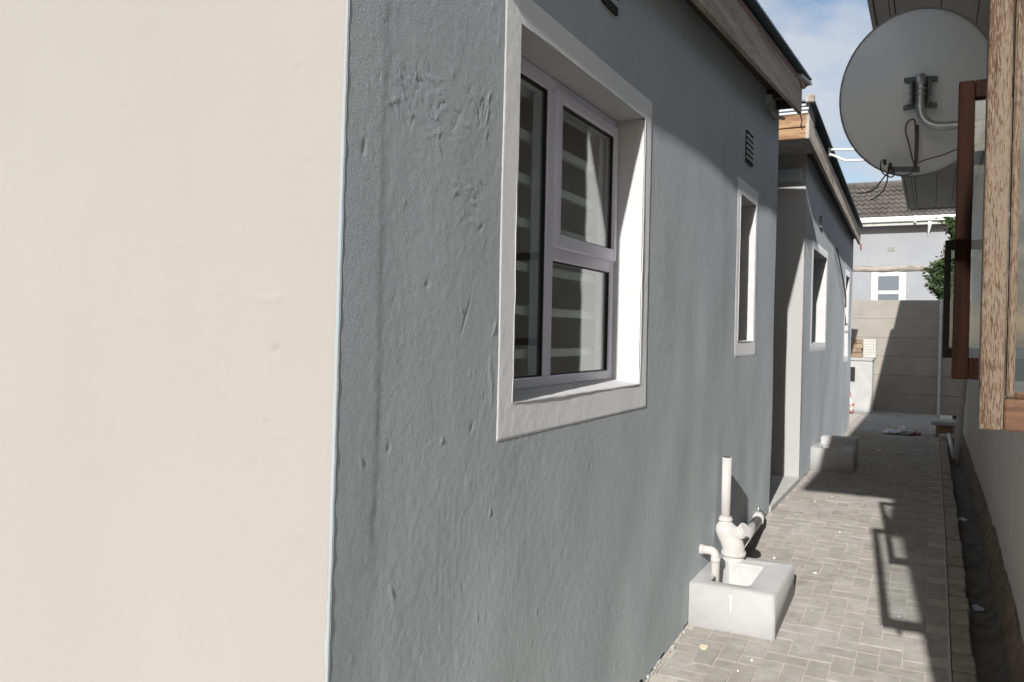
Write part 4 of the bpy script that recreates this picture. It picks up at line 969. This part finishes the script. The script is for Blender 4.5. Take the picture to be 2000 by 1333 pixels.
for i in range(2):
    for j in range(2):
        b = B(); b.box(-1.115 + i * .085, -1.04 + i * .085, 23.978, 23.986, 2.35 + j * .055, 2.395 + j * .055); b.build('vent_hole', 'grout', nh)
nw = part_empty('window', (-1.07, 24, 1.2), nh)
def ringbox(b, x0, x1, z0, z1, tx, y0, y1, bt=None):
    b.box(x0, x0 + tx, y0, y1, z0, z1); b.box(x1 - tx, x1, y0, y1, z0, z1); b.box(x0 + tx, x1 - tx, y0, y1, z1 - tx, z1)
    b.box(x0 + tx, x1 - tx, y0, y1, z0, z0 + (bt or tx))
b = B(); ringbox(b, -1.49, -.655, .55, 1.80, .10, 23.965, 24.0); b.build('window_surround', 'white_plaster', nw)
b = B(); ringbox(b, -1.385, -.765, .66, 1.735, .055, 23.955, 23.995); b.box(-1.33, -.82, 23.95, 23.995, 1.205, 1.295); b.build('frame', 'pvc', nw)
b = B(); b.box(-1.335, -.815, 23.985, 23.99, .70, 1.70); b.build('pane', 'glass_frost', nw)
# roof tiles: a curved tile shared by all
def tile_mesh():
    V = []; F = []; NX = 10; wd, ln = .30, .36
    for j in range(2):
        for i in range(NX + 1):
            x = wd * i / NX; z = .026 * math.cos(2 * PI * i / 5.0)
            V.append((x, j * ln, z)); V.append((x, j * ln, z - .010))
    w2_ = 2 * (NX + 1)
    for i in range(NX):
        F.append((2 * i, 2 * i + 2, w2_ + 2 * i + 2, w2_ + 2 * i)); F.append((2 * i + 1, 2 * i, w2_ + 2 * i, w2_ + 2 * i + 1) if False else (2 * i + 1, 2 * i + 3, 2 * i + 2, 2 * i))
    me = bpy.data.meshes.new('roof_tile'); me.from_pydata(V, [], F); me.update(); me.materials.append(M['tile'])
    me.polygons.foreach_set('use_smooth', [False] * len(F)); return me
TM = tile_mesh(); PT = math.radians(30); sl_y, sl_z = math.cos(PT), math.sin(PT)
roof = part_empty('roof', (-.8, 23.5, 3.1), nh)
b = B(); b.hexa([(-8, 23.56, 3.13), (8, 23.56, 3.13), (8, 23.56 + 2.45 * sl_y, 3.13 + 2.45 * sl_z), (-8, 23.56 + 2.45 * sl_y, 3.13 + 2.45 * sl_z), (-8, 23.56, 3.145), (8, 23.56, 3.145), (8, 23.56 + 2.45 * sl_y, 3.145 + 2.45 * sl_z), (-8, 23.56 + 2.45 * sl_y, 3.145 + 2.45 * sl_z)]); b.build('roof_deck', 'tile', roof)
NR = 8
for j in range(NR):
    for i in range(14):
        o = bpy.data.objects.new('roof_tile', TM); C.objects.link(o); o.parent = roof
        p = Vector((-2.62 + i * .30, 23.52 + j * .315 * sl_y, 3.20 + j * .315 * sl_z + random.uniform(-.004, .004)))
        o.location = p - WL[roof]; o.rotation_euler = (PT + random.uniform(-.012, .006) - math.radians(6.0), 0, random.gauss(0, .006))
b = B()
for i in range(16):
    x = -2.7 + i * .3; zt_ = 3.20 + NR * .315 * sl_z; yt_ = 23.52 + NR * .315 * sl_y
    b.tube([(x, yt_ - .05, zt_ - .05), (x + .29, yt_ - .05, zt_ - .045)], .08, n=10)
b.build('ridge', 'tile', roof)

# log beam in front of the neighbour's house
pg = thing('log_beam', (-.8, 19, -1.3), 'round weathered log beam across the front of the far grey house', 'beam')
n_ = 26; pts = [(-2.6 + i * .135, 19 + .012 * math.sin(i * 1.3), 1.492 + .012 * math.sin(i * .9) * .4 - .0006 * i) for i in range(n_)]
b = B(); b.tube(pts, [.062 + .004 * math.sin(i * 2.1) + (.010 if i in (12, 15) else 0) for i in range(n_)], n=12); b.build('log', 'log', pg)
for x in (-2.3, .55):
    b = B(); b.tube([(x, 19, -1.5), (x, 19, 1.46)], .06, n=10); b.build('post', 'log', pg)

# shrub at the right of the precast wall
sh = thing('shrub', (.35, 17.6, -1.4), 'leafy green shrub rising above the right end of the precast wall', 'shrub')
b = B(); rs = random.Random(5); twigs = []
for k in range(16):
    a = rs.uniform(0, 2 * PI); r = rs.uniform(.1, .5); zt = rs.uniform(.6, 2.0)
    p = [(.40, 17.6, -1.5), (.42 + r * .4 * math.cos(a), 17.6 + r * .4 * math.sin(a), zt * .4), (.42 + r * math.cos(a), 17.6 + r * math.sin(a), zt)]
    b.tube(spline(p, 4), [.03 * (1 - i / 9.5) + .004 for i in range(9)], n=5, cap=False); twigs.append(p[-1])
b.build('trunk', 'bark', sh)
V = []; F = []
for k in range(19000):
    z = rs.uniform(-1.1, 2.25); t_ = (z + 1.1) / 3.35
    R = .60 * (1 - max(0, t_ - .55) * 1.35) * (.86 + .22 * math.sin(z * 6.1) + .12 * math.sin(z * 15))
    a = rs.uniform(0, 2 * PI); r = R * math.sqrt(rs.random()) * (1 + .22 * math.sin(3 * a + z * 4))
    c = Vector((.44 + r * math.cos(a), 17.6 + r * math.sin(a), z + .08 * math.sin(a * 4)))
    if rs.random() < .06: c += Vector((rs.gauss(0, .1), rs.gauss(0, .1), rs.gauss(0, .08)))
    s = rs.uniform(.03, .062); d = Vector((rs.gauss(0, 1), rs.gauss(0, 1), rs.gauss(.35, .8))).normalized(); e = d.cross(Vector((rs.gauss(0, 1), rs.gauss(0, 1), rs.gauss(0, 1)))).normalized()
    f_ = d.cross(e) * s * .25; i0 = len(V)
    V += [tuple(c - d * s), tuple(c + e * s * .5 + f_), tuple(c + d * s), tuple(c - e * s * .5 + f_)]; F.append((i0, i0 + 1, i0 + 2, i0 + 3))
from_arrays('crown', np.array(V), np.array(F), 'leaf', sh)

print('objects', len(bpy.data.objects), 'tris', sum(len(o.data.polygons) for o in bpy.data.objects if o.type == 'MESH') * 2)
